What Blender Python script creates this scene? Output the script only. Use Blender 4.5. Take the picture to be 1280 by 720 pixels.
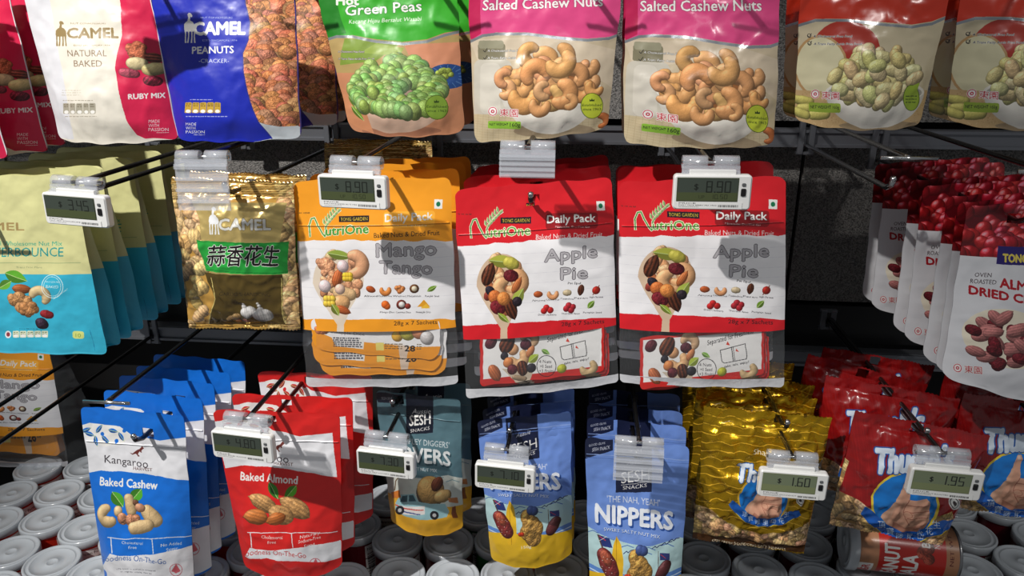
import bpy, math, random
import numpy as np
from mathutils import Vector, noise, Matrix, Euler

random.seed(7); RNG = np.random.default_rng(7)
for o in list(bpy.data.objects): bpy.data.objects.remove(o)
S = bpy.context.scene
COL = S.collection

# ------------------------------------------------------------------ camera, world, light, exposure
FPX = 930.0
CAMZ = 1.5
PITCH, YAW = math.radians(19.0), math.radians(5.6)
cam = bpy.data.cameras.new('camera'); cam.sensor_width = 36; cam.lens = FPX/1280*36
cam.clip_start = 0.02
camo = bpy.data.objects.new('camera', cam); COL.objects.link(camo)
camo.location = (0, 0, CAMZ); camo.rotation_euler = (math.pi/2-PITCH, 0, YAW)
S.camera = camo
S.view_settings.view_transform = 'Standard'; S.view_settings.look = 'None'
S.view_settings.gamma = 1; S.view_settings.exposure = 0.0
try: S.view_settings.use_curve_mapping = False
except Exception: pass
W = bpy.data.worlds.new('shop_ambient'); S.world = W; W.use_nodes = True
bg = W.node_tree.nodes['Background']; bg.inputs[0].default_value = (.92, .96, 1, 1); bg.inputs[1].default_value = 0.15

def spot(name, loc, target, power, size_deg, blend, radius, col=(1, 1, 1)):
    l = bpy.data.lights.new(name, 'SPOT'); l.energy = power; l.spot_size = math.radians(size_deg)
    l.spot_blend = blend; l.shadow_soft_size = radius; l.color = col
    o = bpy.data.objects.new(name, l); COL.objects.link(o); o.location = loc
    o.rotation_euler = (Vector(target)-Vector(loc)).to_track_quat('-Z', 'Y').to_euler(); return o
def area(name, loc, target, power, sx, sy, col=(1, 1, 1)):
    l = bpy.data.lights.new(name, 'AREA'); l.energy = power; l.shape = 'RECTANGLE'; l.size = sx; l.size_y = sy; l.color = col
    o = bpy.data.objects.new(name, l); COL.objects.link(o); o.location = loc
    o.rotation_euler = (Vector(target)-Vector(loc)).to_track_quat('-Z', 'Y').to_euler(); return o
spot('track_and_fill_spot', (-1.15, -.55, CAMZ+1.45), (-.33, .8, CAMZ-.32), 270, 36, .8, .02, (1, .97, .93))
spot('track_and_fill_spot', (1.0, -.75, CAMZ+1.5), (.42, .8, CAMZ-.42), 34, 44, .8, .05, (1, .97, .93))  # fill spot added to brighten the right side
area('highlight_fill', (.2, -.9, CAMZ+1.5), (.1, .9, CAMZ-.4), 3, 1.2, .3, (.95, .98, 1))  # area light added behind the camera to give foil and gloss highlights

R3 = camo.rotation_euler.to_matrix()
def P(px, py, Y):
    """point at distance Y from the camera's plane y=0 (towards the wall) seen at a photo position"""
    d = R3 @ Vector(((px-640)/FPX, (360-py)/FPX, -1))
    t = Y/d.y
    return Vector((0, 0, CAMZ)) + d*t
def PZ(px, py, z):
    d = R3 @ Vector(((px-640)/FPX, (360-py)/FPX, -1))
    t = (z-CAMZ)/d.z
    return Vector((0, 0, CAMZ)) + d*t

# ------------------------------------------------------------------ scene helpers
def tag(o, label=None, cat=None, group=None, kind=None):
    if label: o['label'] = label
    if cat: o['category'] = cat
    if group: o['group'] = group
    if kind: o['kind'] = kind
    return o
def empty(name, loc, label=None, cat=None, group=None):
    o = bpy.data.objects.new(name, None); o.empty_display_size = .02; COL.objects.link(o); o.location = loc
    return tag(o, label, cat, group)
def mesh_obj(name, verts, faces, mat, parent=None, uvs=None, smooth=True, loc=None, label=None):
    me = bpy.data.meshes.new(name)
    me.from_pydata([tuple(v) for v in verts], [], faces)
    if uvs is not None:
        uvl = me.uv_layers.new(name='UVMap')
        idx = np.empty(len(me.loops), np.int32); me.loops.foreach_get('vertex_index', idx)
        uvl.data.foreach_set('uv', np.asarray(uvs, np.float32)[idx].ravel())
    if smooth: me.polygons.foreach_set('use_smooth', np.ones(len(me.polygons), bool))
    me.update()
    if mat: me.materials.append(mat)
    o = bpy.data.objects.new(name, me); COL.objects.link(o)
    if parent: o.parent = parent
    if loc is not None: o.location = loc
    if label: o['label'] = label
    return o
def copy_tree(o, parent=None):
    c = o.copy(); COL.objects.link(c)
    if parent: c.parent = parent
    for ch in list(o.children):
        copy_tree(ch, c)
    return c

class MB:
    """collects simple shapes into one mesh"""
    def __init__(s): s.v = []; s.f = []; s.uv = []
    def add(s, vs, fs, uv=None):
        b = len(s.v); s.v += [tuple(v) for v in vs]; s.f += [tuple(i+b for i in f) for f in fs]
        s.uv += (uv if uv is not None else [(0, 0)]*len(vs))
    def box(s, x0, x1, y0, y1, z0, z1, bev=0.0):
        if bev <= 0:
            vs = [(x, y, z) for x in (x0, x1) for y in (y0, y1) for z in (z0, z1)]
            s.add(vs, [(0, 1, 3, 2), (4, 6, 7, 5), (0, 4, 5, 1), (2, 3, 7, 6), (0, 2, 6, 4), (1, 5, 7, 3)]); return
        # rounded outline in x-z, chamfered along y
        pts = []
        n = 4
        for cx, cz, a0 in ((x1-bev, z1-bev, 0), (x0+bev, z1-bev, 90), (x0+bev, z0+bev, 180), (x1-bev, z0+bev, 270)):
            for i in range(n+1):
                a = math.radians(a0+90*i/n); pts.append((cx, cz, math.cos(a), math.sin(a)))
        m = len(pts); c = min(bev*.4, abs(y1-y0)*.3)
        rings = [(y0, bev-c), (y0+c, bev), (y1-c, bev), (y1, bev-c)]
        vs = [(cx+r*ca, y, cz+r*sa) for y, r in rings for cx, cz, ca, sa in pts]
        fs = [(k*m+i, (k+1)*m+i, (k+1)*m+(i+1) % m, k*m+(i+1) % m) for k in range(3) for i in range(m)]
        fs += [tuple(range(m)), tuple(reversed(range(3*m, 4*m)))]
        s.add(vs, fs)
    def tube(s, pts, r, n=8, caps=True):
        pts = [Vector(p) for p in pts]; rings = []
        prev = None
        for i, p in enumerate(pts):
            if i == 0: d = pts[1]-p
            elif i == len(pts)-1: d = p-pts[i-1]
            else: d = (pts[i+1]-p).normalized()+(p-pts[i-1]).normalized()
            d.normalize()
            if prev is None:
                a = Vector((0, 0, 1)) if abs(d.z) < .9 else Vector((1, 0, 0))
                e1 = d.cross(a).normalized()
            else:
                e1 = (prev - d*prev.dot(d)).normalized()
            prev = e1; e2 = d.cross(e1)
            rr = r[i] if isinstance(r, (list, tuple)) else r
            rings.append([p+e1*rr*math.cos(2*math.pi*k/n)+e2*rr*math.sin(2*math.pi*k/n) for k in range(n)])
        vs = [v for q in rings for v in q]; m = len(rings)
        fs = [(k*n+i, k*n+(i+1) % n, (k+1)*n+(i+1) % n, (k+1)*n+i) for k in range(m-1) for i in range(n)]
        if caps: fs += [tuple(reversed(range(n))), tuple(range((m-1)*n, m*n))]
        s.add(vs, fs)
    def lathe(s, prof, n=32, u0=0.0):
        """profile of (r,z) around z, with uv: u around, v = height share"""
        zs = [p[1] for p in prof]; z0, z1 = min(zs), max(zs)
        vs = []; uv = []
        for r, z in prof:
            for i in range(n+1):
                a = 2*math.pi*i/n
                vs.append((r*math.cos(a), r*math.sin(a), z)); uv.append(((u0+i/n), (z-z0)/max(1e-9, z1-z0)))
        m = n+1
        fs = [(k*m+i, k*m+i+1, (k+1)*m+i+1, (k+1)*m+i) for k in range(len(prof)-1) for i in range(n)]
        s.add(vs, fs, uv)
    def obj(s, name, mat, parent=None, smooth=False, loc=None, label=None):
        o = mesh_obj(name, s.v, s.f, mat, parent, s.uv, smooth, loc, label)
        return o

# ------------------------------------------------------------------ print painter (draws pack artwork into pixel arrays in memory)
_gc = {}
def glyphs(txt, bold=0.0):
    key = (txt, bold)
    if key in _gc: return _gc[key]
    c = bpy.data.curves.new('t', 'FONT'); c.body = txt; c.resolution_u = 2; c.offset = bold
    o = bpy.data.objects.new('t', c); m = o.to_mesh()
    n = len(m.vertices); co = np.empty(n*3, np.float32); m.vertices.foreach_get('co', co); co = co.reshape(-1, 3)[:, :2]
    m.calc_loop_triangles(); t = np.empty(len(m.loop_triangles)*3, np.int32); m.loop_triangles.foreach_get('vertices', t)
    t = t.reshape(-1, 3)
    o.to_mesh_clear(); bpy.data.objects.remove(o); bpy.data.curves.remove(c)
    # consistent winding
    a = co[t[:, 0]]; b = co[t[:, 1]]; d = co[t[:, 2]]
    cr = (b[:, 0]-a[:, 0])*(d[:, 1]-a[:, 1])-(b[:, 1]-a[:, 1])*(d[:, 0]-a[:, 0])
    t[cr < 0] = t[cr < 0][:, ::-1]
    e = np.concatenate([t[:, [0, 1]], t[:, [1, 2]], t[:, [2, 0]]])
    _gc[key] = (co, e); return _gc[key]
CAPH = None
def caph():
    global CAPH
    if CAPH is None: CAPH = float(glyphs('H')[0][:, 1].max())
    return CAPH

_nz = None
def noise_tile():
    global _nz
    if _nz is None:
        n = np.zeros((512, 512), np.float32)
        for k, a in ((8, .3), (24, .3), (64, .25), (170, .15)):
            g = RNG.random((k+2, k+2)).astype(np.float32)
            x = np.linspace(0, k, 512); i = x.astype(int); f = (x-i)
            f = f*f*(3-2*f)
            r = g[i][:, :]*(1-f)[:, None]+g[i+1][:, :]*f[:, None]
            r = r[:, i]*(1-f)[None]+r[:, i+1]*f[None]
            n += a*r
        _nz = n
    return _nz

FORM = None
class Canvas:
    def __init__(s, quad, bg, k=3.0, form=None):
        s.form = form or FORM
        s.q = [np.array(p, float) for p in quad]  # TL TR BR BL in photo px
        w = (np.linalg.norm(s.q[1]-s.q[0])+np.linalg.norm(s.q[2]-s.q[3]))/2
        h = (np.linalg.norm(s.q[3]-s.q[0])+np.linalg.norm(s.q[2]-s.q[1]))/2
        s.k = k; s.W = int(w*k); s.H = int(h*k)
        s.a = np.zeros((s.H, s.W, 4), np.float32); s.a[..., :3] = np.array(bg, np.float32)/255
        s.clip = None
    def T(s, pts):
        p0 = np.atleast_2d(np.asarray(pts, float)); r = s.T0(p0)
        if s.form is None: return r
        style, depth, sag, Y = s.form
        for _ in range(3):
            u = np.clip(r[:, 0]/s.W, 0, 1); t = np.clip(r[:, 1]/s.H, 0, 1); c = np.clip(4*u*(1-u), 0, 1)
            ss = lambda a, b, x: (lambda q: q*q*(3-2*q))(np.clip((x-a)/(b-a), 0, 1))
            if style == 'stand': d = depth*ss(.12, .8, t)*(1-.30*ss(.86, 1, t))*c**.95
            elif style == 'pillow': d = depth*np.maximum(0, np.sin(np.pi*np.clip((1-t-.05)/.86, 0, 1)))**.55*c**.75
            elif style == 'box': d = depth*.5*ss(.1, .8, t)*(1-(2*u-1)**4)
            else: d = depth*ss(.04, .3, t)*(1-.5*ss(.9, 1, t))*c**.75
            k = d/(Y-d); sg = sag*c**.8*(1-ss(0, .25, 1-t))*1120
            D = np.stack([(p0[:, 0]-730)*k, (p0[:, 1]-45)*k+sg], 1)
            r = s.T0(p0-D)
        return r
    def T0(s, pts):
        p = np.atleast_2d(np.asarray(pts, float)); A, B, C, D = s.q
        u = np.full(len(p), .5); v = np.full(len(p), .5)
        for _ in range(7):
            f = (A*(1-u)[:, None]+B*u[:, None])*(1-v)[:, None]+(D*(1-u)[:, None]+C*u[:, None])*v[:, None]-p
            fu = (B-A)*(1-v)[:, None]+(C-D)*v[:, None]; fv = (D-A)*(1-u)[:, None]+(C-B)*u[:, None]
            det = fu[:, 0]*fv[:, 1]-fu[:, 1]*fv[:, 0]
            u = u-(f[:, 0]*fv[:, 1]-f[:, 1]*fv[:, 0])/det; v = v-(fu[:, 0]*f[:, 1]-fu[:, 1]*f[:, 0])/det
        return np.stack([u*s.W, v*s.H], 1)
    def raster(s, p0, p1):
        """non-zero winding fill of directed edges (canvas px) -> (mask, x0, y0)"""
        xs = np.concatenate([p0[:, 0], p1[:, 0]]); ys = np.concatenate([p0[:, 1], p1[:, 1]])
        x0 = int(max(0, math.floor(xs.min())-1)); x1 = int(min(s.W, math.ceil(xs.max())+1))
        y0 = int(max(0, math.floor(ys.min()))); y1 = int(min(s.H, math.ceil(ys.max())+1))
        if x1 <= x0 or y1 <= y0: return None
        rows = np.arange(y0, y1)+.5
        a = p0[:, 1][:, None]; b = p1[:, 1][:, None]
        up = (a <= rows) & (b > rows); dn = (b <= rows) & (a > rows)
        ei, ri = np.nonzero(up | dn)
        if len(ei) == 0: return None
        t = (rows[ri]-p0[ei, 1])/(p1[ei, 1]-p0[ei, 1])
        xx = p0[ei, 0]+t*(p1[ei, 0]-p0[ei, 0])
        sg = np.where(up[ei, ri], 1, -1)
        ci = np.clip(np.ceil(xx-.5).astype(int)-x0, 0, x1-x0)
        acc = np.zeros((y1-y0, x1-x0+1), np.int32); np.add.at(acc, (ri, ci), sg)
        return (np.cumsum(acc, 1)[:, :-1] != 0), x0, y0
    def paint(s, m, x0, y0, col, alpha=1.0, metal=None):
        h, w = m.shape; sub = s.a[y0:y0+h, x0:x0+w]
        if s.clip is not None: m = m & s.clip[y0:y0+h, x0:x0+w]
        c = np.array(col, np.float32)/255
        if c.ndim == 1: sub[m, :3] = sub[m, :3]*(1-alpha)+c*alpha
        else: sub[m, :3] = sub[m, :3]*(1-alpha)+c[m]*alpha
        if metal is not None: sub[m, 3] = metal
        elif alpha > .6: sub[m, 3] = 0
    def poly(s, pts, col, alpha=1.0, metal=None):
        p = s.T(pts); r = s.raster(p, np.roll(p, -1, 0))
        if r: s.paint(*r, col, alpha, metal)
    def setclip(s, pts):
        if pts is None: s.clip = None; return
        p = s.T(pts); r = s.raster(p, np.roll(p, -1, 0)); s.clip = np.zeros((s.H, s.W), bool)
        if r: m, x0, y0 = r; s.clip[y0:y0+m.shape[0], x0:x0+m.shape[1]] = m
    def ell(s, cx, cy, rx, ry, col, rot=0, alpha=1.0, metal=None, n=28):
        c, q = math.cos(math.radians(rot)), math.sin(math.radians(rot))
        s.poly([(cx+rx*math.cos(t)*c-ry*math.sin(t)*q, cy+rx*math.cos(t)*q+ry*math.sin(t)*c) for t in np.linspace(0, 2*math.pi, n, endpoint=False)], col, alpha, metal)
    def ring(s, cx, cy, rx, ry, w, col, rot=0):
        pts = [(cx+rx*math.cos(t), cy+ry*math.sin(t)) for t in np.linspace(0, 2*math.pi, 33)]; s.line(pts, w, col)
    def rect(s, x0, y0, x1, y1, col, alpha=1.0, metal=None): s.poly([(x0, y0), (x1, y0), (x1, y1), (x0, y1)], col, alpha, metal)
    def rrect(s, x0, y0, x1, y1, r, col, alpha=1.0, sl=0.0, metal=None):
        pts = []
        for cx, cy, a0 in ((x1-r, y0+r, -90), (x1-r, y1-r, 0), (x0+r, y1-r, 90), (x0+r, y0+r, 180)):
            for i in range(5):
                a = math.radians(a0+22.5*i); pts.append((cx+r*math.cos(a), cy+r*math.sin(a)))
        pts = [(x, y+sl*(x-x0)) for x, y in pts]
        s.poly(pts, col, alpha, metal)
    def line(s, pts, w, col, alpha=1.0, metal=None):
        for (ax, ay), (bx, by) in zip(pts[:-1], pts[1:]):
            dx, dy = bx-ax, by-ay; L = math.hypot(dx, dy) or 1; nx, ny = -dy/L*w/2, dx/L*w/2; ex, ey = dx/L*w*.3, dy/L*w*.3
            s.poly([(ax+nx-ex, ay+ny-ey), (bx+nx+ex, by+ny+ey), (bx-nx+ex, by-ny+ey), (ax-nx-ex, ay-ny-ey)], col, alpha, metal)
    def text(s, txt, x0, x1, y, h, col, y1=None, bold=0.0, shear=0.0, outline=None, shadow=None, bend=0.0, alpha=1.0, metal=None, rot=0):
        co, e = glyphs(txt)
        if len(co) == 0: return
        xm, xM = co[:, 0].min(), co[:, 0].max(); t = (co[:, 0]-xm)/max(1e-6, xM-xm)
        yy = co[:, 1]*h/caph()
        px = x0+t*(x1-x0)+shear*yy; py = y+(0 if y1 is None else (y1-y))*t-yy+bend*((2*t-1)**2-1)
        if rot:
            c, q = math.cos(math.radians(rot)), math.sin(math.radians(rot)); dx, dy = px-x0, py-y
            px = x0+dx*c-dy*q; py = y+dx*q+dy*c
        p = s.T(np.stack([px, py], 1)); r = s.raster(p[e[:, 0]], p[e[:, 1]])
        if not r: return
        m, X, Y = r
        def dil(m, X, Y, n):
            M = np.zeros((m.shape[0]+2*n, m.shape[1]+2*n), bool)
            for a in range(-n, n+1):
                for b in range(-n, n+1):
                    if a*a+b*b <= n*n+.5: M[n+a:n+a+m.shape[0], n+b:n+b+m.shape[1]] |= m
            X -= n; Y -= n; a0, b0 = max(0, -Y), max(0, -X)
            M = M[a0:, b0:]; X = max(0, X); Y = max(0, Y); M = M[:s.H-Y, :s.W-X]; return M, X, Y
        nb = int(round(bold*h/caph()*s.k*1.05))
        if nb > 0: m, X, Y = dil(m, X, Y, nb)
        if shadow:
            dx, dy, sc = shadow; n = max(abs(int(dx*s.k)), abs(int(dy*s.k)), 1)
            for i in range(1, n+1):
                M = m; XX = X+int(dx*s.k*i/n); YY = Y+int(dy*s.k*i/n)
                if XX < 0 or YY < 0: continue
                M = M[:s.H-YY, :s.W-XX]
                if M.size: s.paint(M, XX, YY, sc)
        if outline:
            oc, ow = outline; M, XX, YY = dil(m, X, Y, max(1, int(round(ow*s.k)))); s.paint(M, XX, YY, oc)
        s.paint(m, X, Y, col, alpha, metal)
    def tiny(s, x0, x1, y, rows, col, lh=3.0, h=1.3, alpha=.8, fill=.9, slope=0.0):
        for r in range(rows):
            x = x0; yy = y+r*lh
            xe = x1-(x1-x0)*random.random()*(1-fill)
            while x < xe:
                w = random.uniform(1.5, 5); s.poly([(x, yy+slope*(x-x0)), (min(xe, x+w), yy+slope*(x+w-x0)), (min(xe, x+w), yy+h+slope*(x+w-x0)), (x, yy+h+slope*(x-x0))], col, alpha); x += w+.9
    # ---- shaded food pictures as printed on packs
    def blob(s, circ, col, tex=.10, amb=.55, stripes=None, spec=.12, edge=True, alpha=1.0, metal=None):
        c = np.array(circ, float); ct = s.T(c[:, :2]); rr = c[:, 2]*s.k
        x0 = int(max(0, (ct[:, 0]-rr).min()-2)); x1 = int(min(s.W, (ct[:, 0]+rr).max()+2))
        y0 = int(max(0, (ct[:, 1]-rr).min()-2)); y1 = int(min(s.H, (ct[:, 1]+rr).max()+2))
        if x1-x0 < 2 or y1-y0 < 2: return
        gy, gx = np.mgrid[y0:y1, x0:x1].astype(np.float32)
        h = np.zeros(gx.shape, np.float32)
        for (cx, cy), r in zip(ct, rr):
            d = r*r-(gx-cx)**2-(gy-cy)**2; h = np.maximum(h, np.sqrt(np.maximum(d, 0)))
        m = h > .5
        nz = noise_tile(); ox, oy = random.randint(0, 511), random.randint(0, 511)
        n = nz[((gy*1.7).astype(int)+oy) % 512, ((gx*1.7).astype(int)+ox) % 512]
        hh = h+n*tex*rr.mean()*1.2
        dy, dx = np.gradient(hh); L = 1/np.sqrt(dx*dx+dy*dy+1)
        nl = np.clip((dx*.42+dy*.55+.72)*L, 0, 1)
        sh = amb+(1.12-amb)*nl
        sh *= 1+(n-.5)*tex*2
        if stripes:
            ang, per, dep = stripes; q = gx*math.cos(math.radians(ang))+gy*math.sin(math.radians(ang))
            sh *= 1-dep*(.5+.5*np.sin(q/(per*s.k)*2*math.pi+n*3))
        cc = np.array(col, np.float32)/255
        out = cc[None, None]*sh[..., None]+spec*(np.clip(nl, 0, 1)**14)[..., None]
        if edge:
            e = np.clip(h/(rr.mean()*.35), 0, 1)[..., None]; out *= .62+.38*e
        s.paint(m, x0, y0, np.clip(out, 0, 1)*255, alpha, metal)
    def chain(s, pts, radii, col, n=14, **kw):
        pts = np.array(pts, float); t = np.linspace(0, len(pts)-1, n); i = np.minimum(t.astype(int), len(pts)-2); f = (t-i)[:, None]
        p = pts[i]*(1-f)+pts[i+1]*f; r = np.interp(np.linspace(0, 1, n), np.linspace(0, 1, len(radii)), radii)
        s.blob([(a, b, c) for (a, b), c in zip(p, r)], col, **kw)
    def cashew(s, cx, cy, R, rot=0, th=.42, col=(214, 160, 98), span=200, **kw):
        a = np.radians(np.linspace(-span/2, span/2, 40)+rot)
        R = R*1.12; r = R*th*1.08*np.interp(np.linspace(0, 1, 40), [0, .15, .5, .85, 1], [.75, 1, 1.1, .95, .65])
        kw.setdefault('tex', .06)
        s.blob([(cx+R*.62*math.cos(t), cy+R*.62*math.sin(t), q) for t, q in zip(a, r)], col, **kw)
    def almond(s, cx, cy, L, wd, rot=0, col=(178, 98, 52), **kw):
        c, q = math.cos(math.radians(rot)), math.sin(math.radians(rot))
        t = np.linspace(-1, 1, 31); r = wd/2*np.array([max(.12, (1-abs(x)**2.2))*(1.0-.22*x) for x in t])
        kw.setdefault('stripes', (rot+90, wd*.22, .18))
        s.blob([(cx+c*x*(L/2-wd*.1), cy+q*x*(L/2-wd*.1), rr) for x, rr in zip(t, r)], col, **kw)
    def pecan(s, cx, cy, L, wd, rot=0, col=(122, 62, 38)): s.almond(cx, cy, L, wd, rot, col, stripes=(rot+90, wd*.3, .55), tex=.25)
    def ball(s, cx, cy, r, col, **kw): s.blob([(cx, cy, r)], col, **kw)
    def oval(s, cx, cy, L, wd, rot, col, **kw):
        c, q = math.cos(math.radians(rot)), math.sin(math.radians(rot)); h = (L-wd)/2
        s.blob([(cx+c*x*h, cy+q*x*h, wd/2*(1-.12*abs(x))) for x in np.linspace(-1, 1, 21)], col, **kw)
    def walnut(s, cx, cy, R, col=(196, 138, 88)):
        s.blob([(cx+random.uniform(-.6, .6)*R, cy+random.uniform(-.5, .5)*R, R*random.uniform(.28, .5)) for _ in range(12)], col, tex=.5)
    def shell(s, cx, cy, L, wd, rot, col=(206, 164, 104), **kw):
        c, q = math.cos(math.radians(rot)), math.sin(math.radians(rot)); t = np.linspace(-1, 1, 25)
        r = wd/2*np.interp(t, [-1, -.5, 0, .5, 1], [.75, 1, .74, 1, .7]); h = (L-wd)/2
        kw.setdefault('stripes', (rot, wd*.3, .2)); kw.setdefault('tex', .35)
        s.blob([(cx+c*x*h, cy+q*x*h, rr) for x, rr in zip(t, r)], col, **kw)
    def leaf(s, cx, cy, L, wd, rot, col=(86, 160, 50)):
        c, q = math.cos(math.radians(rot)), math.sin(math.radians(rot)); up = []; dn = []
        for x in np.linspace(-1, 1, 11):
            y = wd/2*(1-x*x)*(1-.2*x); up.append((cx+c*x*L/2-q*y, cy+q*x*L/2+c*y)); dn.append((cx+c*x*L/2+q*y, cy+q*x*L/2-c*y))
        s.poly(up+dn[::-1], col); dk = tuple(int(v*.72) for v in col)
        s.poly(up+[(cx+c*x*L/2, cy+q*x*L/2) for x in (1, -1)], dk); s.line([(cx-c*L/2, cy-q*L/2), (cx+c*L/2, cy+q*L/2)], .6, (200, 220, 150))
    def bowl(s, cx, cy, rx, ry, depth, col=(240, 234, 222), sh=(140, 122, 98)):
        n = 26; A = np.linspace(0, math.pi, n)
        side = lambda k, o=0: [(cx-(rx*k)*math.cos(a)*(1-.12*math.sin(a)), cy+o+depth*k*max(0, math.sin(a))**.9) for a in A]
        s.ell(cx+6, cy+depth*.93, rx*.8, depth*.16, sh, alpha=.7)
        s.poly(side(1), tuple(int(v*.86) for v in col))
        for i in range(8):
            k = .985-.05*i; s.poly([(x-i*1.2, y-i*.4) for x, y in side(k)], tuple(int(v*(.87+.018*i)) for v in col))
        s.ell(cx, cy, rx, ry*1.6, tuple(int(v*.98) for v in col)); s.ell(cx, cy+1.2, rx*.95, ry*1.35, tuple(int(v*.72) for v in col))
    def image(s, name):
        img = bpy.data.images.new(name, s.W, s.H, alpha=True); img.alpha_mode = 'CHANNEL_PACKED'; img.colorspace_settings.name = 'sRGB'
        img.pixels.foreach_set(np.ascontiguousarray(s.a[::-1]).ravel()); img.update(); img.pack(); return img

# ------------------------------------------------------------------ materials
def nodes(name):
    m = bpy.data.materials.new(name); m.use_nodes = True; nt = m.node_tree
    return m, nt, nt.nodes['Principled BSDF']
def bump(nt, b, scale, strength, dist=.001, coord='Object', detail=3, kind='NOISE', stretch=None):
    tc = nt.nodes.new('ShaderNodeTexCoord'); mp = nt.nodes.new('ShaderNodeMapping')
    nt.links.new(tc.outputs[coord], mp.inputs[0])
    if stretch: mp.inputs['Scale'].default_value = stretch
    if kind == 'NOISE':
        n = nt.nodes.new('ShaderNodeTexNoise'); n.inputs['Scale'].default_value = scale; n.inputs['Detail'].default_value = detail
        out = n.outputs['Fac']
    else:
        n = nt.nodes.new('ShaderNodeTexVoronoi'); n.inputs['Scale'].default_value = scale; out = n.outputs['Distance']
    nt.links.new(mp.outputs[0], n.inputs['Vector'])
    bp = nt.nodes.new('ShaderNodeBump'); bp.inputs['Strength'].default_value = strength; bp.inputs['Distance'].default_value = dist
    nt.links.new(out, bp.inputs['Height'])
    nt.links.new(bp.outputs[0], b.inputs['Normal']); return bp, out
def plain(name, col, rough=.5, metal=0.0, bs=0, bst=.3, bd=.001, coat=0.0):
    m, nt, b = nodes(name); b.inputs['Base Color'].default_value = (*[(c/255)**2.2 for c in col], 1)
    b.inputs['Roughness'].default_value = rough; b.inputs['Metallic'].default_value = metal; b.inputs['Coat Weight'].default_value = coat
    if bs: bump(nt, b, bs, bst, bd)
    return m
def printed(name, cv, rough=.38, coat=.12, bs=45, bst=.35, bd=.0025, metal_rough=.25, kind='NOISE', metalscale=1.0):
    m, nt, b = nodes(name); t = nt.nodes.new('ShaderNodeTexImage'); t.image = cv.image(name); t.extension = 'EXTEND'
    uvn = nt.nodes.new('ShaderNodeUVMap'); uvn.uv_map = 'UVMap'; nt.links.new(uvn.outputs[0], t.inputs[0])
    nt.links.new(t.outputs['Color'], b.inputs['Base Color'])
    mr = nt.nodes.new('ShaderNodeMath'); mr.operation = 'MULTIPLY'; mr.inputs[1].default_value = metalscale
    nt.links.new(t.outputs['Alpha'], mr.inputs[0]); nt.links.new(mr.outputs[0], b.inputs['Metallic'])
    mx = nt.nodes.new('ShaderNodeMapRange'); mx.inputs['To Min'].default_value = rough; mx.inputs['To Max'].default_value = metal_rough
    nt.links.new(t.outputs['Alpha'], mx.inputs['Value']); nt.links.new(mx.outputs[0], b.inputs['Roughness'])
    b.inputs['Coat Weight'].default_value = coat; b.inputs['Coat Roughness'].default_value = .18
    bump(nt, b, bs, bst, bd, kind=kind)
    return m
def clear(name, col=(225, 230, 235), opac=.3, rough=.12, bs=30, bst=.3):
    m, nt, b = nodes(name); b.inputs['Base Color'].default_value = (*[(c/255)**2.2 for c in col], 1); b.inputs['Roughness'].default_value = rough
    b.inputs['Specular IOR Level'].default_value = .9
    tr = nt.nodes.new('ShaderNodeBsdfTransparent'); mx = nt.nodes.new('ShaderNodeMixShader'); mx.inputs[0].default_value = opac
    out = nt.nodes['Material Output']; nt.links.new(tr.outputs[0], mx.inputs[1]); nt.links.new(b.outputs[0], mx.inputs[2]); nt.links.new(mx.outputs[0], out.inputs[0])
    if bs: bump(nt, b, bs, bst, .002)
    return m

def film(name, opac=.1, rough=.12, haze=.05, bs=22, bst=.6):
    m = bpy.data.materials.new(name); m.use_nodes = True; nt = m.node_tree; nt.nodes.remove(nt.nodes['Principled BSDF']); out = nt.nodes['Material Output']
    tr = nt.nodes.new('ShaderNodeBsdfTransparent'); gl = nt.nodes.new('ShaderNodeBsdfGlossy'); gl.inputs['Roughness'].default_value = rough
    df = nt.nodes.new('ShaderNodeBsdfDiffuse'); df.inputs[0].default_value = (.75, .77, .8, 1)
    lw = nt.nodes.new('ShaderNodeLayerWeight'); lw.inputs[0].default_value = .35
    mr = nt.nodes.new('ShaderNodeMapRange'); mr.inputs['To Min'].default_value = opac; mr.inputs['To Max'].default_value = .13
    nt.links.new(lw.outputs['Fresnel'], mr.inputs['Value'])
    m1 = nt.nodes.new('ShaderNodeMixShader'); m1.inputs[0].default_value = haze; nt.links.new(tr.outputs[0], m1.inputs[1]); nt.links.new(df.outputs[0], m1.inputs[2])
    m2 = nt.nodes.new('ShaderNodeMixShader'); nt.links.new(mr.outputs[0], m2.inputs[0]); nt.links.new(m1.outputs[0], m2.inputs[1]); nt.links.new(gl.outputs[0], m2.inputs[2]); nt.links.new(m2.outputs[0], out.inputs[0])
    bump(nt, gl, bs, bst, .004); return m
# ------------------------------------------------------------------ pack artwork, measured off the photograph
WHITE = (240, 238, 234); INK = (30, 28, 32)
def camel_logo(cv, x, y, w, h, col):
    u = lambda pts: [(x+a*w, y+b*h) for a, b in pts]
    cv.poly(u([(.38, .05), (.5, 0), (.68, .02), (.80, .10), (.74, .15), (.62, .13), (.60, .26), (.80, .30), (.98, .42), (1, .60), (.9, .62), (.2, .62), (.05, .55), (.08, .38), (.25, .30), (.36, .28), (.44, .16)]), col)
    for a, b in ((.08, .12), (.34, .30), (.62, .60), (.84, .90)):
        cv.poly(u([(a, .55), (a+.15, .55), (a+.12, .78), (b+.12, 1), (b-.02, 1), (a+.02, .78)]), col)
def kangaroo_logo(cv, x, y, w, h, col):
    u = lambda pts: [(x+a*w, y+b*h) for a, b in pts]
    cv.poly(u([(0, .62), (.22, .70), (.38, .52), (.55, .36), (.72, .28), (.82, .12), (.9, 0), (.93, .12), (1, .26), (.9, .34), (.82, .46), (.86, .62), (.78, .6), (.72, .5), (.64, .62), (.58, .78), (.72, .96), (.6, 1), (.48, .8), (.42, .72), (.2, .82)]), col)
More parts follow.
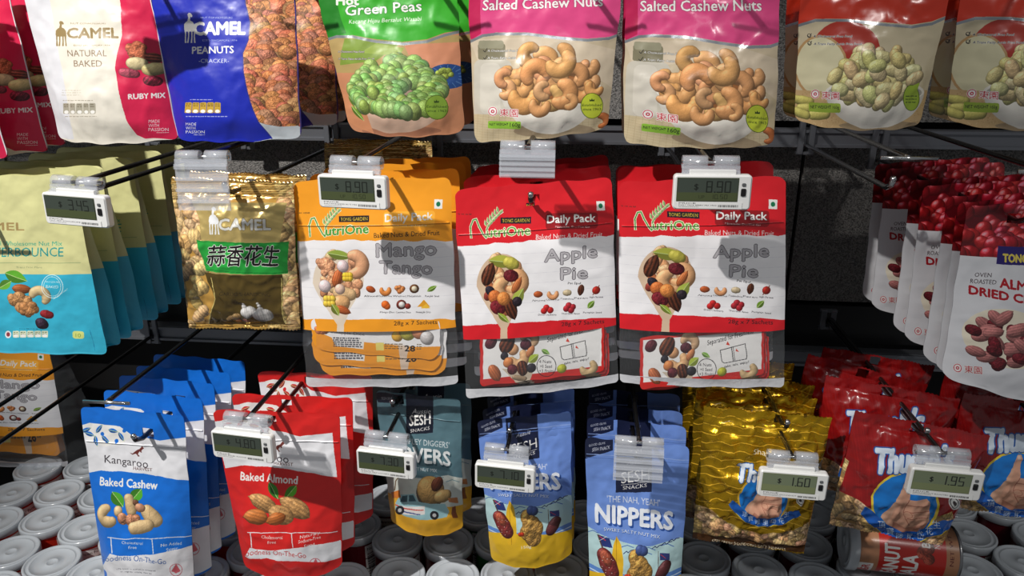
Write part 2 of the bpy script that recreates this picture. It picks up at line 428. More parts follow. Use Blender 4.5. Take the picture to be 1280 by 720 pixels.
def tick(cv, x, y, r=2):
    cv.line([(x-r, y), (x, y+r), (x+r*1.4, y-r*1.4)], .7, INK)
def seal_cn(cv, x, y, s=1.0):
    cv.ell(x+5*s, y+5.5*s, 6*s, 6.3*s, WHITE); cv.ring(x+5*s, y+5.5*s, 5*s, 5.2*s, .9*s, (196, 40, 66)); cv.ell(x+5*s, y+5.5*s, 2.3*s, 2.3*s, (196, 40, 66)); cv.ell(x+5*s, y+5.5*s, 1*s, 1*s, WHITE)
    cv.text('東園', x+14*s, x+37*s, y+11*s, 7.6*s, (190, 30, 44), y1=y+12.5*s, bold=.012, outline=(WHITE, .5))
def badge(cv, cx, cy, rx, ry, txt=True, col=(196, 208, 60)):
    cv.ell(cx, cy, rx, ry, (70, 90, 20)); cv.ell(cx, cy, rx-.8, ry-.8, col)
    if txt:
        cv.text('Established', cx-rx*.85, cx+rx*.85, cy+.5, 3.2, (40, 60, 20), bold=.01); cv.text('since 1963', cx-rx*.8, cx+rx*.8, cy+6, 3.2, (40, 60, 20), bold=.01)
        cv.poly([(cx-3, cy-6), (cx-3, cy-9), (cx-1.2, cy-7.4), (cx, cy-10), (cx+1.2, cy-7.4), (cx+3, cy-9), (cx+3, cy-6)], (40, 60, 20))
def facts(cv, x, y, n, w, h, col, ink):
    for i in range(n):
        cv.rrect(x+i*(w+.6), y, x+i*(w+.6)+w, y+h, 1.4, col); cv.tiny(x+i*(w+.6)+1, x+i*(w+.6)+w-1, y+1.5, 2, ink, 2.4, 1.1); cv.ell(x+i*(w+.6)+w/2, y+h-2.4, w*.36, 2.2, (246, 244, 238))
def passion(cv, x, y, col=WHITE, s=1.0):
    cv.text('MADE', x, x+14*s, y, 4.0*s, col, bold=.012); cv.text('WITH', x, x+13*s, y+5.5*s, 4.0*s, col, bold=.012); cv.text('PASSION', x, x+25*s, y+11*s, 4.2*s, col, bold=.012)
    cv.line([(x+10*s, y+13*s), (x+25*s, y+13*s)], .5, col)

def d_ruby():
    q = [(14, -60), (178, -60), (223, 172), (75, 173)]; c = Canvas(q, (232, 226, 212))
    c.poly([(14, -60), (52, -60), (62, 0), (72, 60), (83, 120), (92, 173), (75, 173)], (222, 222, 226))
    edge = [(146, -60), (148, -20), (151, 10), (152, 40), (146, 62), (143, 80), (146, 105), (152, 130), (158, 150), (170, 168), (181, 173)]
    c.poly(edge+[(223, 173), (178, -60)], (214, 34, 78))
    br = (150, 128, 84)
    camel_logo(c, 68, 22, 15, 31, br)
    c.text('NUT CONNOISSEURS', 88, 132, 26, 1.8, br, bold=.01); c.text('CAMEL', 84, 147, 43, 12, br, bold=.035)
    c.text('ESTD SINGAPORE 1974', 92, 137, 53, 1.8, br, bold=.01)
    c.text('NATURAL', 83, 132, 66, 8, (142, 120, 96)); c.text('BAKED', 90, 126, 79, 8, (142, 120, 96))
    c.tiny(76, 100, 109, 3, (170, 160, 140), 3, .9, .5); c.tiny(78, 116, 122, 1, (150, 140, 120), 3, 1, .7)
    facts(c, 78, 126, 5, 7.4, 14, (176, 170, 152), (110, 100, 80)); c.tiny(80, 120, 143, 1, (150, 140, 120), 3, 1, .7)
    c.walnut(168, 60, 16, (190, 104, 72)); c.pecan(192, 68, 26, 13, 8, (176, 84, 66))
    c.oval(170, 75, 27, 17, 5, (226, 208, 158)); c.oval(192, 82, 32, 17, -6, (224, 204, 140)); c.oval(160, 87, 26, 12, 10, (172, 74, 92), tex=.4)
    c.oval(190, 97, 24, 14, 4, (150, 34, 60), tex=.6, stripes=(40, 4, .3))
    c.text('RUBY MIX', 159, 206, 121, 6.6, WHITE, y1=119, bold=.025); passion(c, 185, 152)
    c.line([(178, -60), (223, 173)], 2.2, (240, 232, 236)); return c

def d_peanuts():
    q = [(178, -60), (366, -60), (377, 171), (223, 174)]; c = Canvas(q, (158, 92, 58))
    for i in range(420):
        c.ball(random.uniform(285, 385), -58+i*.52+random.uniform(-6, 6), random.uniform(7, 11.5), (random.randint(184, 222), random.randint(116, 144), random.randint(78, 104)), tex=.45)
    c.poly([(320, 150), (332, 154), (350, 157), (372, 156), (378, 160), (380, 178), (315, 178)], (206, 214, 220))
    eb = [(303, -60), (306, 0), (312, 24), (311, 45), (303, 62), (304, 85), (308, 110), (315, 135), (323, 152), (335, 166), (340, 174)]
    c.poly(eb+[(222, 178), (170, -60)], (28, 44, 176))
    c.line(eb, 1.6, (40, 50, 150))
    camel_logo(c, 229, 12, 15, 37, WHITE); c.text('NUT CONNOISSEURS', 251, 291, 19, 2.2, (190, 196, 226), bold=.01)
    c.text('CAMEL', 242, 307, 39, 15, WHITE, y1=38, bold=.04); c.text('ESTD SINGAPORE 1974', 253, 297, 47, 2.2, (190, 196, 226), bold=.01)
    c.text('PEANUTS', 240, 292, 62.5, 8.5, WHITE, y1=61.5, bold=.022); c.text('-CRACKER-', 248, 286, 74, 5, (210, 214, 232))
    c.tiny(236, 265, 121, 1, (200, 200, 220), 3, 1, .8); facts(c, 230, 125, 5, 8.6, 14, (196, 160, 60), (90, 70, 30)); c.tiny(232, 284, 143, 1, (200, 204, 230), 3, 1, .8)
    passion(c, 232, 155.5, WHITE, .95)
    c.line([(366, -60), (377, 171)], 3, (70, 60, 130)); return c

def d_peas():
    q = [(383, -58), (569, -58), (580, 163), (438, 160)]; c = Canvas(q, (196, 134, 98))
    c.poly([(380, 40), (600, 40), (600, 90), (500, 86), (412, 88)], (176, 150, 96)); c.poly([(430, 44), (505, 48), (470, 72), (424, 78)], (126, 150, 60)); c.poly([(470, 50), (505, 56), (500, 66), (450, 62)], (146, 168, 70))
    c.poly([(505, 52), (580, 48), (580, 85), (520, 85)], (206, 138, 104))
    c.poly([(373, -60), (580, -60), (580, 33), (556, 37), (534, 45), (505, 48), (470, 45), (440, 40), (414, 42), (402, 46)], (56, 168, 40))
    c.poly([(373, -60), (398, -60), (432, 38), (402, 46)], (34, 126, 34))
    c.line([(402, 47), (420, 42), (440, 42), (470, 48), (505, 51), (534, 48), (556, 40), (582, 34)], 3.4, (200, 204, 206), metal=.8)
    c.text('Hot', 420, 448, 3, 11, WHITE, bold=.03); c.text('Green Peas', 432, 527, 16, 12, WHITE, y1=10, bold=.025, outline=((30, 120, 30), .8))
    c.text('Kacang Hijau Bersalut Wasabi', 436, 526, 26, 5, WHITE, y1=22, shear=.2, bold=.012)
    c.text('A Cholesterol Free Food', 422, 455, 62, 2.6, WHITE, shear=.2, outline=((60, 50, 40), .4)); c.text('A Trans Fatty Acids Free Food', 422, 467, 71, 2.6, WHITE, shear=.2, outline=((60, 50, 40), .4))
    c.ell(560, 92, 26, 16, (34, 70, 130))
    for i in range(16): a = i*math.pi/8; c.line([(560+14*math.cos(a), 92+9*math.sin(a)), (560+25*math.cos(a), 92+15*math.sin(a))], .7, (90, 130, 180))
    c.blob([(556+random.uniform(-8, 8), 86+random.uniform(-6, 7), random.uniform(3, 5)) for _ in range(10)], (170, 190, 80), tex=.5)
    c.bowl(496, 122, 62, 12, 44, (226, 190, 166), (150, 100, 76)); c.poly([(425, 105), (432, 150), (468, 168), (455, 130)], (206, 140, 100))
    c.leaf(447, 140, 26, 6, 50, (120, 160, 50)); c.leaf(440, 125, 20, 5, 60, (130, 170, 60))
    cl = []
    for i in range(170):
        cx, cy = random.uniform(-1, 1), random.uniform(-1, 1)
        if cx*cx+cy*cy > 1: continue
        cl.append((496+cx*56, 104+cy*35+abs(cx)*6))
    for i in range(24): a = math.pi*i/23; cl.append((496-56*math.cos(a), 108+28*math.sin(a)))
    for x, y in sorted(cl, key=lambda p: p[1]): c.ball(x, y, random.uniform(8, 10.5), (random.randint(120, 146), random.randint(158, 182), random.randint(78, 104)), tex=.16, spec=.2)
    badge(c, 546, 132, 15, 16, col=(120, 150, 50)); c.rect(375, 150, 380, 160, (200, 140, 100)); return c

def d_cashew(q=((583, -60), (782, -60), (760, 160), (593, 177))):
    c = Canvas(q, (196, 180, 152)); 
    c.poly([(586, 45), (700, 40), (778, 60), (770, 110), (700, 60), (600, 80)], (206, 190, 166)); c.rrect(597, 50, 632, 70, 3, (126, 120, 96)); c.rrect(598, 46, 630, 56, 3, (150, 146, 122))
    c.rrect(592, 70, 640, 148, 8, (196, 190, 176)); c.rrect(600, 74, 626, 140, 8, (214, 208, 196), .6)
    c.poly([(590, 140), (650, 140), (740, 140), (762, 120), (765, 185), (588, 185)], (196, 180, 146))
    for i in range(26): c.line([(590+i*7, 140), (588+i*7, 180)], .5, (168, 150, 118), .6)
    for i in range(12): c.line([(590, 142+i*3.4), (765, 142+i*3.4)], .5, (176, 158, 124), .6)
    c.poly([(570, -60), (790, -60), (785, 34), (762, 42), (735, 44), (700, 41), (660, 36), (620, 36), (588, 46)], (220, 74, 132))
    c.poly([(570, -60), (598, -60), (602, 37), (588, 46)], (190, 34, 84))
    c.line([(588, 47), (604, 40), (620, 38), (660, 38), (700, 43), (735, 46), (762, 44), (784, 36)], 3.4, (196, 200, 206), metal=.8)
    c.text('Salted Cashew Nuts', 604, 754, 9, 12, WHITE, y1=4, bold=.022, outline=((170, 40, 90), .5))
    for y, w in ((60, 46), (69, 56)): tick(c, 606, y-1.5); c.text('A Cholesterol Free Food' if y == 60 else 'A Trans Fatty Acids Free Food', 609, 609+w, y, 2.6, (250, 250, 250), shear=.2, outline=((90, 84, 70), .45))
    c.bowl(688, 105, 64, 12, 62)
    c.ell(690, 100, 56, 27, (150, 96, 54))
    for x, y, R, r in ((660, 92, 17, 10), (700, 95, 18, 190), (730, 100, 16, 70), (680, 72, 16, 330), (645, 104, 15, 140), (716, 118, 16, 200), (670, 122, 15, 330), (648, 78, 17, 30), (665, 65, 15, 200), (700, 66, 17, 30), (722, 72, 16, 120), (640, 92, 15, 150), (735, 78, 14, 80), (676, 80, 14, 20), (708, 84, 16, 200), (735, 95, 15, 100), (650, 102, 16, 80), (632, 108, 12, 20),
                       (720, 92, 15, 320), (688, 100, 14, 160), (672, 90, 18, 250), (700, 72, 18, 60), (728, 108, 15, 60), (690, 118, 16, 30), (656, 117, 19, 90), (682, 110, 12, 180), (702, 113, 18, 20), (676, 128, 13, 100), (712, 124, 10, 10), (744, 106, 11, 120), (632, 94, 12, 200)):
        c.cashew(x, y, R, r, .42, (random.randint(210, 226), random.randint(154, 170), random.randint(98, 116)))
    c.cashew(752, 150, 10, 0, .4, (190, 110, 60))
    seal_cn(c, 611, 131); c.rrect(610, 149, 652, 159, 2, (138, 186, 60), sl=.02)
    c.text('NET WEIGHT', 612, 636, 155.5, 3.4, INK, bold=.01); c.text('160g', 638, 651, 157, 5.4, INK, bold=.02)
    badge(c, 741, 130, 14, 17); return c

def d_beans():
    q = [(1003, -60), (1200, -60), (1150, 155), (993, 150)]; c = Canvas(q, (206, 192, 160))
    c.ell(1058, 62, 44, 40, (178, 56, 42)); c.ell(1026, 80, 34, 40, (190, 150, 100)); c.ell(1026, 80, 31, 37, (222, 214, 176))
    c.poly([(990, 110), (1160, 110), (1160, 160), (990, 160)], (198, 166, 118))
    for i in range(500): x, y = random.uniform(992, 1155), random.uniform(112, 158); c.rect(x, y, x+1, y+1, random.choice([(170, 130, 84), (220, 190, 146)]), .7)
    c.poly([(990, -60), (1210, -60), (1195, 12), (1165, 23), (1140, 27), (1105, 24), (1060, 20), (1020, 20), (997, 28)], (206, 54, 30))
    c.line([(997, 29), (1020, 22), (1060, 22), (1105, 27), (1140, 30), (1165, 26), (1194, 14)], 3.4, (176, 180, 186), metal=.8)
    c.bowl(1094, 112, 62, 10, 48); c.ell(1094, 96, 54, 32, (176, 156, 96))
    for i in range(80):
        a, r = random.uniform(0, 6.28), math.sqrt(random.random()); x, y = 1094+52*r*math.cos(a), 92+34*r*math.sin(a)
        if y < 76 and x < 1064: continue
        c.oval(x, y, random.uniform(24, 34), random.uniform(15, 20), random.uniform(0, 180), (random.randint(212, 232), random.randint(196, 214), random.randint(132, 158)), tex=.18, spec=.16)
    for x, y, r in ((1004, 124, 10), (1010, 134, 0), (1025, 142, -5), (1000, 140, 20)): c.oval(x, y, 30, 13, r, (206, 196, 106), tex=.1)
    for y, t in ((43, 'A Cholesterol Free Food'), (52.5, 'A Trans Fatty Acids Free Food')): c.ring(1012, y-2, 2.3, 2.3, .6, INK); tick(c, 1012, y-2); c.text(t, 1017, 1066 if y < 50 else 1078, y, 2.8, INK, shear=.2, bold=.01, outline=(WHITE, .4))
    seal_cn(c, 1015, 110, .95); c.rrect(1012, 126, 1052, 138, 2, (150, 176, 60), sl=.03); c.text('NET WEIGHT 160g', 1014, 1050, 134, 4, INK, bold=.01)
    badge(c, 1140, 120, 10, 17, txt=False, col=(150, 176, 50)); c.poly([(1138, 106), (1150, 100), (1147, 110)], (150, 176, 50)); c.tiny(1133, 1147, 117, 3, (60, 80, 20), 4, 1.4)
    return c

def d_teal():
    q = [(-95, 222), (90, 218), (134, 442), (-78, 435)]; c = Canvas(q, (214, 212, 152))
    c.poly([(-120, 335), (120, 338), (140, 450), (-120, 450)], (56, 176, 206))
    c.text('CAMEL', -44, 31, 284, 9, (168, 142, 92), bold=.02)
    c.text('Natural Wholesome Nut Mix', -24, 77, 303, 5.4, (60, 168, 140), y1=303); c.text('POWERBOUNCE', -34, 79, 317, 11, (30, 150, 150), y1=316, bold=-.003)
    c.line([(-30, 324), (100, 324)], .5, (150, 170, 120)); c.text('Trans Free Fibre', 20, 52, 331, 2.2, (140, 150, 110))
    c.leaf(20, 342, 30, 15, 20, (96, 170, 50)); c.leaf(6, 352, 20, 12, 150, (110, 180, 60))
    c.almond(28, 357, 26, 12, 5); c.cashew(48, 368, 13, 300, .36, (214, 188, 140)); c.walnut(24, 374, 17, (206, 150, 96)); c.walnut(36, 384, 13, (196, 136, 84))
    c.oval(58, 390, 18, 11, 10, (140, 34, 40), tex=.3); c.oval(52, 402, 18, 15, 30, (52, 36, 52), tex=.5)
    c.ring(65, 354, 13.5, 15, .8, (220, 240, 240)); c.ring(65, 354, 11, 12.5, .5, (220, 240, 240)); c.text('BAKED', 57, 73, 356, 3.6, (230, 244, 244), bold=.01); c.text('WHOLESOME', 56, 74, 349, 1.8, (230, 244, 244))
    c.text('NO ADDED SALT', 66, 84, 371, 2, (230, 244, 244), y1=358)
    c.ell(10, 417, 4, 5, (240, 240, 240)); c.ell(10, 417, 2.4, 3, (150, 60, 70)); facts(c, 16, 412, 5, 8.2, 9, (226, 232, 200), (90, 110, 90)); c.tiny(24, 50, 409, 1, (30, 90, 110), 3, .8)
    c.rrect(90, 412, 105, 422, 3, (214, 222, 130)); c.text('10', 94, 101, 420, 5, (130, 160, 60), bold=.01)
    c.line([(112, 410), (118, 438)], .5, (30, 120, 160)); c.poly([(-80, 432), (140, 440), (140, 446), (-80, 440)], (70, 190, 220)); return c

def d_garlic():
    q = [(213, 222), (366, 228), (375, 412), (237, 410)]; c = Canvas(q, (196, 150, 72))
    for i in range(130):
        c.shell(random.choice([random.uniform(205, 262), random.uniform(345, 380)]), 230+i*1.4+random.uniform(-5, 5), random.uniform(27, 36), random.uniform(15, 19), random.uniform(-80, 80), (random.randint(232, 248), random.randint(190, 208), random.randint(122, 146)), tex=.2)
    for i in range(28): c.rect(205, 222+i*.9, 380, 222.5+i*.9, (236, 206, 130) if i % 3 else (120, 80, 30), .9, metal=.75)
    c.poly([(240, 250), (358, 252), (350, 300), (352, 340), (357, 404), (262, 404), (268, 370), (262, 340), (252, 300), (248, 272)], (222, 196, 124), metal=.55)
    c.poly([(254, 338), (353, 340), (357, 404), (262, 404), (268, 372)], (112, 92, 46), metal=.5)
    c.line([(262, 404), (268, 372), (262, 345)], .8, (230, 210, 130)); c.line([(351, 345), (356, 402)], .8, (230, 210, 130))
    camel_logo(c, 259, 257, 14, 34, (226, 228, 230)); c.text('CAMEL', 273, 338, 285, 13, (206, 206, 200), bold=.03, outline=((120, 100, 60), .5))
    c.poly([(245, 297), (361, 299), (360, 339), (256, 336)], (40, 160, 62)); c.line([(245, 298), (361, 300)], .6, (20, 100, 40)); c.line([(256, 334), (360, 337)], .6, (20, 100, 40))
    c.text('蒜香花生', 257, 348, 328, 19, (24, 22, 20), y1=328, bold=.008, shear=.12, outline=(WHITE, .6))
    c.text('GARLIC SHANDONG', 273, 337, 368, 4.6, (50, 40, 24), y1=369, bold=.012); c.text('GROUNDNUTS', 289, 320, 375, 2.6, (50, 40, 24))
    c.blob([(308, 390, 8), (314, 388, 8), (304, 383, 4), (303, 379, 2)], (226, 222, 218), tex=.1, stripes=(0, 3, .12)); c.blob([(326, 394, 10), (332, 393, 9), (325, 386, 4), (323, 381, 2.4), (321, 378, 1.8)], (232, 228, 224), tex=.1, stripes=(0, 3, .12))
    c.shell(292, 396, 22, 9, -25); c.oval(309, 400, 12, 6, 10, (156, 84, 46)); c.oval(299, 401, 10, 6, -10, (156, 84, 46))
    for i in range(6): c.rect(225, 404+i*1.6, 380, 404.8+i*1.6, (220, 190, 110) if i % 2 else (120, 84, 30), .9, metal=.75)
    return c

def nutri_common(c, base, ox, oy, word, col_logo, flavour):
    # ox, oy: shift of this pack from the orange one
    X = lambda v: v+ox
    Y = lambda v: v+oy
    gr = (70, 150, 50)
    # wheat ear and big N
    out = (236, 236, 210)
    for w, cc in ((3.0, out), (1.4, gr)):
        c.line([(X(387), Y(291)), (X(386), Y(278)), (X(389), Y(270)), (X(393), Y(269)), (X(397), Y(278)), (X(403), Y(288)), (X(406), Y(291)), (X(407), Y(280)), (X(411), Y(272)), (X(420), Y(264)), (X(426), Y(260))], w, cc)
    for i in range(6):
        t = i/5; bx, by = X(408+15*t), Y(277-16*t)
        for sgn in (-1, 1):
            c.leaf(bx+sgn*2.2-1, by-2.2+sgn*1.2, 8, 3.6, -75+sgn*28, out); c.leaf(bx+sgn*2.2-1, by-2.2+sgn*1.2, 7, 2.2, -75+sgn*28, (110, 180, 80))
    c.text('utriOne', X(407), X(461), Y(290), 10.5, gr if base[1] > 100 else (226, 232, 180), y1=Y(287), bold=.015, outline=(out, .8))
    if base[1] < 100: c.text('utriOne', X(407), X(461), Y(290), 10.5, (90, 160, 60), y1=Y(287), bold=-.004)
    c.poly([(X(424), Y(267)), (X(462), Y(266)), (X(462), Y(274)), (X(424), Y(274))], (30, 26, 40)); c.text('TONG GARDEN', X(426), X(460), Y(272.7), 4, (236, 206, 60), y1=Y(272), bold=.02)
    c.text('TEAR HERE', X(369), X(387), Y(264), 1.6, (60, 50, 40))
    tx = tuple(min(255, v+22) for v in base) if base[1] > 100 else (150, 24, 30)
    c.rrect(X(480), Y(262), X(544), Y(281), 4, tx, sl=-.03)
    c.text('Daily Pack', X(482), X(541), Y(273.5), 9, WHITE, y1=Y(271), bold=.025, outline=(tx if base[1] > 100 else (80, 10, 20), .4)); c.text('Nutrition On-The-Go', X(492), X(534), Y(278.5), 2, WHITE)
    c.text('Baked Nuts & Dried Fruit', X(468), X(550), Y(293), 5.8, INK if base[1] > 100 else WHITE, y1=Y(289), bold=.014)
    c.rect(X(543), Y(247), X(553), Y(258), WHITE); c.ell(X(548), Y(252.5), 2.6, 2.9, (30, 120, 80))

def spoon(c, cx, cy, kind, s=1.0):
    """oval heap of nuts on a pale spoon that narrows to a handle"""
    rnd = random.Random(3)
    wood = (214, 186, 158) if kind == 'apple' else (226, 210, 190)
    pts = [(cx-34*s*math.cos(a)*(1 if math.sin(a) < 0 else 1-.55*math.sin(a)), cy+(50 if math.sin(a) > 0 else 42)*s*math.sin(a)) for a in np.linspace(0, 2*math.pi, 40)]
    c.poly(pts, wood)
    c.poly([(cx-12*s, cy+40*s), (cx+14*s, cy+40*s), (cx+7*s, cy+56*s), (cx+8*s, cy+92*s), (cx-3*s, cy+92*s), (cx-2*s, cy+56*s)], wood)
    j = lambda a: a*s
    pal = [(226, 160, 120), (232, 178, 134), (236, 200, 150), (222, 150, 106)] if kind == 'mango' else [(222, 160, 112), (206, 120, 76), (228, 182, 136), (150, 60, 48)]
    for i in range(34):
        a, r_ = rnd.uniform(0, 6.28), math.sqrt(rnd.random()); x, y = cx+27*s*r_*math.cos(a)*(1 if math.sin(a) < 0 else 1-.45*math.sin(a)), cy-1+38*s*r_*math.sin(a)
        c.oval(x, y, rnd.uniform(14, 20)*s, rnd.uniform(10, 13)*s, rnd.uniform(0, 180), pal[i % 4], tex=.3)
    if kind == 'mango':
        c.leaf(cx+2, cy-j(36), j(34), j(12), 10, (150, 170, 70)); c.walnut(cx-j(16), cy-j(20), j(16), (226, 160, 120)); c.walnut(cx-j(8), cy-j(4), j(13), (224, 160, 118)); c.walnut(cx+j(20), cy+j(8), j(14), (224, 160, 118))
        c.cashew(cx+j(20), cy-j(24), j(17), 0, .4, (232, 172, 130)); c.almond(cx-j(1), cy-j(8), j(28), j(13), 290, (210, 110, 60)); c.ball(cx+j(6), cy-j(22), j(8), (240, 214, 214)); c.ball(cx-j(18), cy+j(4), j(8.5), (236, 216, 216))
        c.blob([(cx+j(12)+a, cy-j(8)+b, j(4)) for a in (-3, 0, 3) for b in (-2, 2)], (240, 200, 60)); c.oval(cx+j(8), cy+j(14), j(34), j(18), 10, (230, 190, 140)); c.oval(cx+j(2), cy+j(26), j(30), j(20), -10, (228, 176, 120))
        c.blob([(cx-j(12)+a, cy+j(24)+b, j(4.6)) for a in (-4, 0, 4) for b in (-3, 3)], (232, 196, 70)); c.almond(cx+j(6), cy+j(36), j(24), j(11), 20, (208, 106, 54)); c.leaf(cx-j(4), cy+j(36), j(18), j(10), 60, (150, 160, 60)); c.ball(cx+j(2), cy+j(8), j(7), (236, 200, 180))
    else:
        c.leaf(cx+j(2), cy-j(32), j(40), j(16), 5, (176, 180, 70)); c.oval(cx+j(12), cy-j(30), j(24), j(16), 20, (200, 190, 80)); c.cashew(cx+j(16), cy-j(6), j(16), 20, .42, (226, 170, 120)); c.cashew(cx+j(6), cy+j(4), j(16), 160, .42, (228, 176, 126))
        c.pecan(cx-j(18), cy-j(16), j(34), j(17), 290); c.oval(cx+j(12), cy-j(14), j(22), j(16), 10, (110, 28, 36), tex=.5); c.oval(cx-j(16), cy+j(6), j(16), j(12), 40, (40, 34, 44), tex=.4); c.ball(cx-j(10), cy+j(14), j(9), (220, 120, 60), tex=.2)
        c.leaf(cx+j(22), cy+j(14), j(26), j(14), 300, (176, 190, 80)); c.almond(cx+j(20), cy-j(2), j(26), j(10), 300, (212, 120, 66)); c.oval(cx-j(6), cy+j(28), j(24), j(18), 30, (116, 30, 38), tex=.5); c.pecan(cx+j(12), cy+j(30), j(32), j(16), 70); c.oval(cx+j(20), cy+j(20), j(14), j(13), 0, (46, 36, 44), tex=.4); c.leaf(cx+j(2), cy+j(42), j(20), j(8), 40, (150, 170, 60)); c.ball(cx+j(2), cy+j(16), j(9), (226, 140, 70), tex=.2)

def wavy(x0, x1, y, amp, seed):
    r = random.Random(seed); return [(x0+(x1-x0)*i/24, y+r.uniform(-amp, amp)) for i in range(25)]

def d_mango():
    q = [(367, 226), (563, 222), (573, 480), (383, 482)]; base = (244, 160, 40); c = Canvas(q, base)
    c.poly(wavy(365, 575, 296, 1.2, 1)+[(575, 396)]+wavy(575, 365, 394, .8, 2), (240, 238, 240))
    for i in range(7): c.line([(370, 304+i*12), (570, 302+i*12)], .5, (222, 220, 226), .8)
    spoon(c, 423, 348, 'mango', .95); nutri_common(c, base, 0, 0, '', 0, 0)
    c.text('Mango', 471, 545, 316, 16, (186, 182, 186), y1=313, bold=.012, outline=((92, 86, 92), .75))
    c.text('Tango', 475, 540, 336, 15, (186, 182, 186), y1=337, bold=.012, outline=((92, 86, 92), .75))
    xs = [464, 482, 500, 518, 540]
    c.almond(464, 356, 13, 8, 20, (200, 92, 40)); c.cashew(482, 356, 7, 90, .36, (230, 140, 70)); c.walnut(500, 356, 6.5, (200, 124, 70)); c.ball(518, 355, 5.6, (110, 64, 30)); c.ball(518, 355, 3.5, (236, 220, 190)); c.leaf(540, 355, 14, 6, 330, (120, 160, 50))
    for x, t in zip(xs, ('Almond', 'Cashew Nut', 'Walnut', 'Macadamia', 'Pumpkin Seed')): c.text(t, x-8.5, x+8.5, 365.5, 2.2, INK)
    c.blob([(482, 375, 5), (484, 377, 4.4)], (236, 110, 40)); c.ball(502, 375, 6, (120, 50, 40)); c.ball(502.5, 375, 3.8, (240, 236, 230)); c.ball(510, 377, 3.6, (150, 60, 50)); c.poly([(522, 378), (530, 369), (538, 378)], (230, 160, 40)); c.poly([(526, 380), (533, 374), (538, 380)], (240, 190, 60))
    for x, t in zip((484, 504, 529), ('Mango Dice', 'Coconut Dice', 'Pineapple Dice')): c.text(t, x-8.5, x+10, 386, 2.2, INK)
    c.text('28g x 7 Sachets', 493, 547, 402, 5.2, INK, y1=400, bold=.01)
    return c

def d_apple():
    q = [(568, 237), (765, 222), (773, 478), (583, 497)]; base = (216, 32, 42); c = Canvas(q, base)
    c.poly([(560, 303)]+[(x, y-.068*(x-568)) for x, y in wavy(568, 775, 303, 1.2, 5)]+[(780, 382)]+[(x, y-.052*(x-568)) for x, y in wavy(775, 568, 402, .8, 6)], (240, 238, 240))
    for i in range(7): c.line([(570, 313+i*12), (770, 302+i*12)], .5, (222, 220, 226), .8)
    spoon(c, 628, 352, 'apple', .95); nutri_common(c, base, 203, 2, '', 0, 0)
    c.text('Apple', 682, 747, 322, 14.5, (186, 182, 186), y1=316, bold=.012, outline=((70, 66, 72), .75))
    c.text('Pie', 702, 735, 344, 14.5, (186, 182, 186), y1=342, bold=.012, outline=((70, 66, 72), .75))
    c.text('Pai Epal', 711, 727, 349.5, 2.6, INK)
    c.almond(674, 362, 12, 8, 0, (206, 100, 50)); c.cashew(692, 361, 7, 90, .36, (230, 160, 110)); c.oval(710, 360, 12, 8, 0, (206, 186, 150)); c.pecan(727, 357, 15, 8, 100); c.ball(746, 357, 5, (190, 40, 30)); c.line([(742, 363), (750, 351)], 1, (130, 60, 30))
    for x, t in zip((674, 692, 710, 727, 746), ('Almond', 'Cashew Nut', 'Pistachio', 'Pecan', 'Apple Cinnamon')): c.text(t, x-8, x+8.5, 371-.06*(x-674), 2.1, INK)
    c.blob([(684, 379, 4), (689, 382, 4), (681, 383, 4)], (200, 40, 40)); c.blob([(712, 376, 4), (717, 378, 4), (709, 380, 4), (715, 382, 4)], (176, 40, 50)); c.leaf(740, 375, 13, 7, 310, (120, 160, 50))
    for x, t in zip((685, 714, 741), ('Dried Cranberry', 'Thompson Raisin', 'Pumpkin Seed')): c.text(t, x-11, x+12, 389-.05*(x-685), 2.1, INK)
    c.text('28g x 7 Sachets', 703, 756, 403, 5.2, INK, y1=399, bold=.01)
    return c

def d_sachet_orange():
    q = [(388, 395), (550, 395), (550, 450), (390, 440)]; c = Canvas(q, (240, 156, 40)); c.poly([(388, 395), (550, 395), (552, 431), (520, 432), (470, 428), (420, 424), (388, 410)], (240, 238, 238))
    c.walnut(402, 410, 10, (200, 116, 76)); c.text('Pineapple Dice', 410, 456, 415, 4, (120, 116, 120), y1=418); c.poly([(414, 420), (456, 422), (454, 437), (419, 434)], (236, 234, 230))
    c.tiny(416, 453, 421, 5, (70, 70, 80), 2.9, 1.9, .9)
    c.oval(497, 418, 16, 14, 20, (236, 180, 60)); c.ball(510, 413, 10, (206, 196, 80)); c.ball(524, 412, 9, (226, 150, 110)); c.ball(534, 420, 8.5, (214, 208, 206)); c.poly([(498, 430), (512, 430), (508, 450), (500, 450)], (222, 200, 180))
    c.rect(470, 427, 480, 438, (236, 220, 120)); c.text('28', 506, 519, 438, 7.5, INK, bold=.02); c.tiny(481, 505, 428, 3, (110, 90, 60), 3, 1.4); c.tiny(521, 527, 428, 3, (110, 90, 60), 3, 1.4); return c

